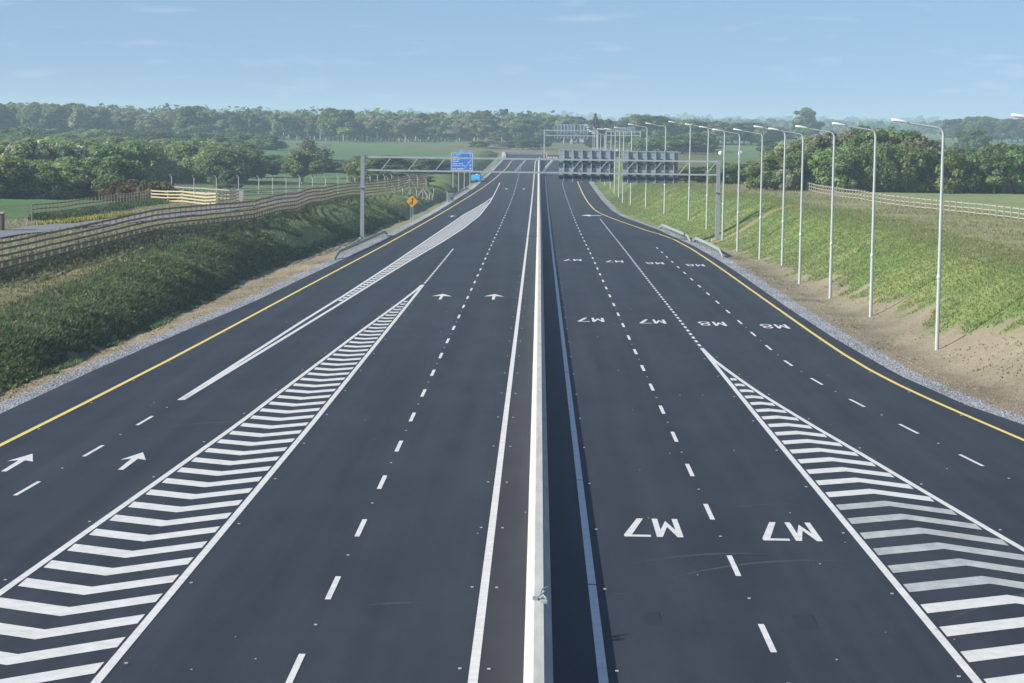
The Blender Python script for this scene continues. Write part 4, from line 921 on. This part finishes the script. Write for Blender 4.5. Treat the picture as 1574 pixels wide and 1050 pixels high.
n_ = 4500; Y = r.uniform(185, 300, n_); fx = np.interp(Y, [150,172,195,225,255,285,310], [-52,-47,-44,-40.5,-37.5,-34.8,-33]); X = fx - 3.0 - np.abs(r.normal(0, .5, n_)); m = (Y < 245) & (noise(X, Y, 9, 77) > -.3)
tag(tufts('yellow_flowers', keepP(X, Y, m), .35, .09, [(3,(.55,.48,.03)),(2,(.10,.15,.05))], 2, 8), 'bright yellow wildflowers along the edge of the side road', 'flowers', kind='stuff')
# larger weeds clumps throwing shade at the foot of the left bank
X, Y, s, r = scatter(1900, 90, 300, -.3, 4.6, -1, 60, 1.2); sel = (noise(X, Y, 5, 6) > -.45) & (Y < 225); X, Y = X[sel], Y[sel]
Vs, Cs = [], []
for i in range(len(X)):
    h = r.uniform(.12, .32); V, _, C = leafcloud([(0,0,h*.4,h*.9,h*1.1,h*.6)], 60, .085, [(3,(.10,.17,.045)),(2,(.15,.22,.065)),(2,(.26,.30,.13))], seed=i, hollow=.5)
    Vs.append(V + np.array([X[i], Y[i], gz(X[i], Y[i]) - .05])); Cs.append(C)
V = np.concatenate(Vs); tag(link('leafy_weeds', mesh('leafy_weeds', V, np.arange(len(V)).reshape(-1, 4), GRASS, False, np.concatenate(Cs))), 'clumps of leafy weeds and young scrub on the left bank', 'weeds', kind='stuff')
# drain stones
def stones(name, label, n, seed):
    r = np.random.default_rng(seed); Y = 70 + 230*r.random(n)**1.5; sd = r.random(n) < .5; w = r.random(n)*1.25
    X = np.where(sd, aL(Y) - w, aR(Y) + w); z = zt(X, Y); s = r.uniform(.02, .055, n); a = r.random(n)*6.28
    P = np.stack([X, Y, z], 1); cs, sn = np.cos(a), np.sin(a); Z0 = 0*s
    c4 = [np.stack([(cs*u - sn*v)*s, (sn*u + cs*v)*s, Z0], 1) for u, v in ((-1,-.8),(1,-.7),(.8,1),(-.9,.9))]
    top = P + np.stack([s*.2, s*.1, s*1.1], 1)
    V = np.stack([P + c for c in c4] + [top], 1).reshape(-1, 3); b = np.arange(n)*5
    T = np.concatenate([np.stack([b+i, b+(i+1) % 4, b+4], 1) for i in range(4)]); g_ = (.17 + .30*r.random(n))[:, None]*np.array([.96, 1.01, 1.08])
    tag(link(name, mesh(name, V, T, GROUND, False, np.repeat(g_, 5, 0))), label, 'stones', kind='stuff')
stones('drain_stones', 'grey drain stones along both edges of the blacktop', 45000, 70)
n_ = 5200; r = np.random.default_rng(73); Y = 85 + 200*r.random(n_)**1.3; sd = r.random(n_) < .45; q = r.random(n_)
X = np.where(sd, aL(Y) - 1.3 - q*np.maximum(aL(Y) - 1.3 - bankL(Y) + .8, .4), aR(Y) + 1.4 + q*np.maximum(bankR(Y) - aR(Y) + 3.0, .6)); m = noise(X, Y*.5, 1.6, 93) + .3*q > .18
tag(tufts('verge_weeds', keepP(X, Y, m), .10, .035, [(3,(.15,.19,.08)),(2,(.26,.25,.13)),(1,(.10,.15,.05))], 3, 14, 1.8), 'thin scattered weeds and dry grass on the bare soil verges', 'weeds', kind='stuff')
# clods and ruts on the bare soil
n_ = 16000; r = np.random.default_rng(71); Y = 85 + 190*r.random(n_)**1.4; sd = r.random(n_) < .45; X = np.where(sd, aL(Y) - 1.2 - r.random(n_)*np.maximum(aL(Y) - 1.2 - bankL(Y), .3), aR(Y) + 1.3 + r.random(n_)*np.maximum(bankR(Y) - aR(Y) + 1.5, .5))
P = np.stack([X, Y, zt(X, Y) - .01], 1); s = r.uniform(.02, .09, n_); b = np.arange(n_)*4
V = np.stack([P + np.stack([-s, -s, 0*s], 1), P + np.stack([s, -s*.8, 0*s], 1), P + np.stack([0*s, s, 0*s], 1), P + np.stack([0*s, 0*s, s*.9], 1)], 1).reshape(-1, 3)
T = np.concatenate([np.stack([b, b+1, b+3], 1), np.stack([b+1, b+2, b+3], 1), np.stack([b+2, b, b+3], 1)]); cc = np.array([(.33,.27,.18)])*(.7 + .6*r.random(n_))[:, None]
tag(link('soil_clods', mesh('soil_clods', V, T, GROUND, False, np.repeat(cc, 4, 0))), 'sandy clods on the bare verges', 'soil', kind='stuff')

# labels: same-looking plants of one group are told apart by their order from the left
by = {}
for o in COL.objects:
    if o.type == 'EMPTY' and o.parent is None and 'label' in o and o['category'] in ('tree', 'bush'): by.setdefault(o['label'], []).append(o)
for lb, L_ in by.items():
    if len(L_) > 1:
        L_.sort(key=lambda o: o.location.x/max(o.location.y, 1))
        for i, o in enumerate(L_):
            o['label'] = lb + (', leftmost' if i == 0 else ', rightmost' if i == len(L_) - 1 else f', {ordn[i].lower()} from left' if i < len(ordn) else f', {ordn[len(L_) - 1 - i].lower()} from right')
# ------------------------------------------------------------------ air
hz = MB().box(-5000, -80, -12, 5000, 7060, 34).build('haze', None)
hm = bpy.data.materials.new('haze_air'); hm.use_nodes = True
for n in list(hm.node_tree.nodes): hm.node_tree.nodes.remove(n)
ho = hm.node_tree.nodes.new('ShaderNodeOutputMaterial'); hv = hm.node_tree.nodes.new('ShaderNodeVolumePrincipled')
hv.inputs['Color'].default_value = (.66, .86, 1.0, 1); hv.inputs['Density'].default_value = .00030; hv.inputs['Anisotropy'].default_value = 0.0
hm.node_tree.links.new(hv.outputs[0], ho.inputs['Volume']); hz.data.materials.append(hm); tag(hz, kind='stuff')
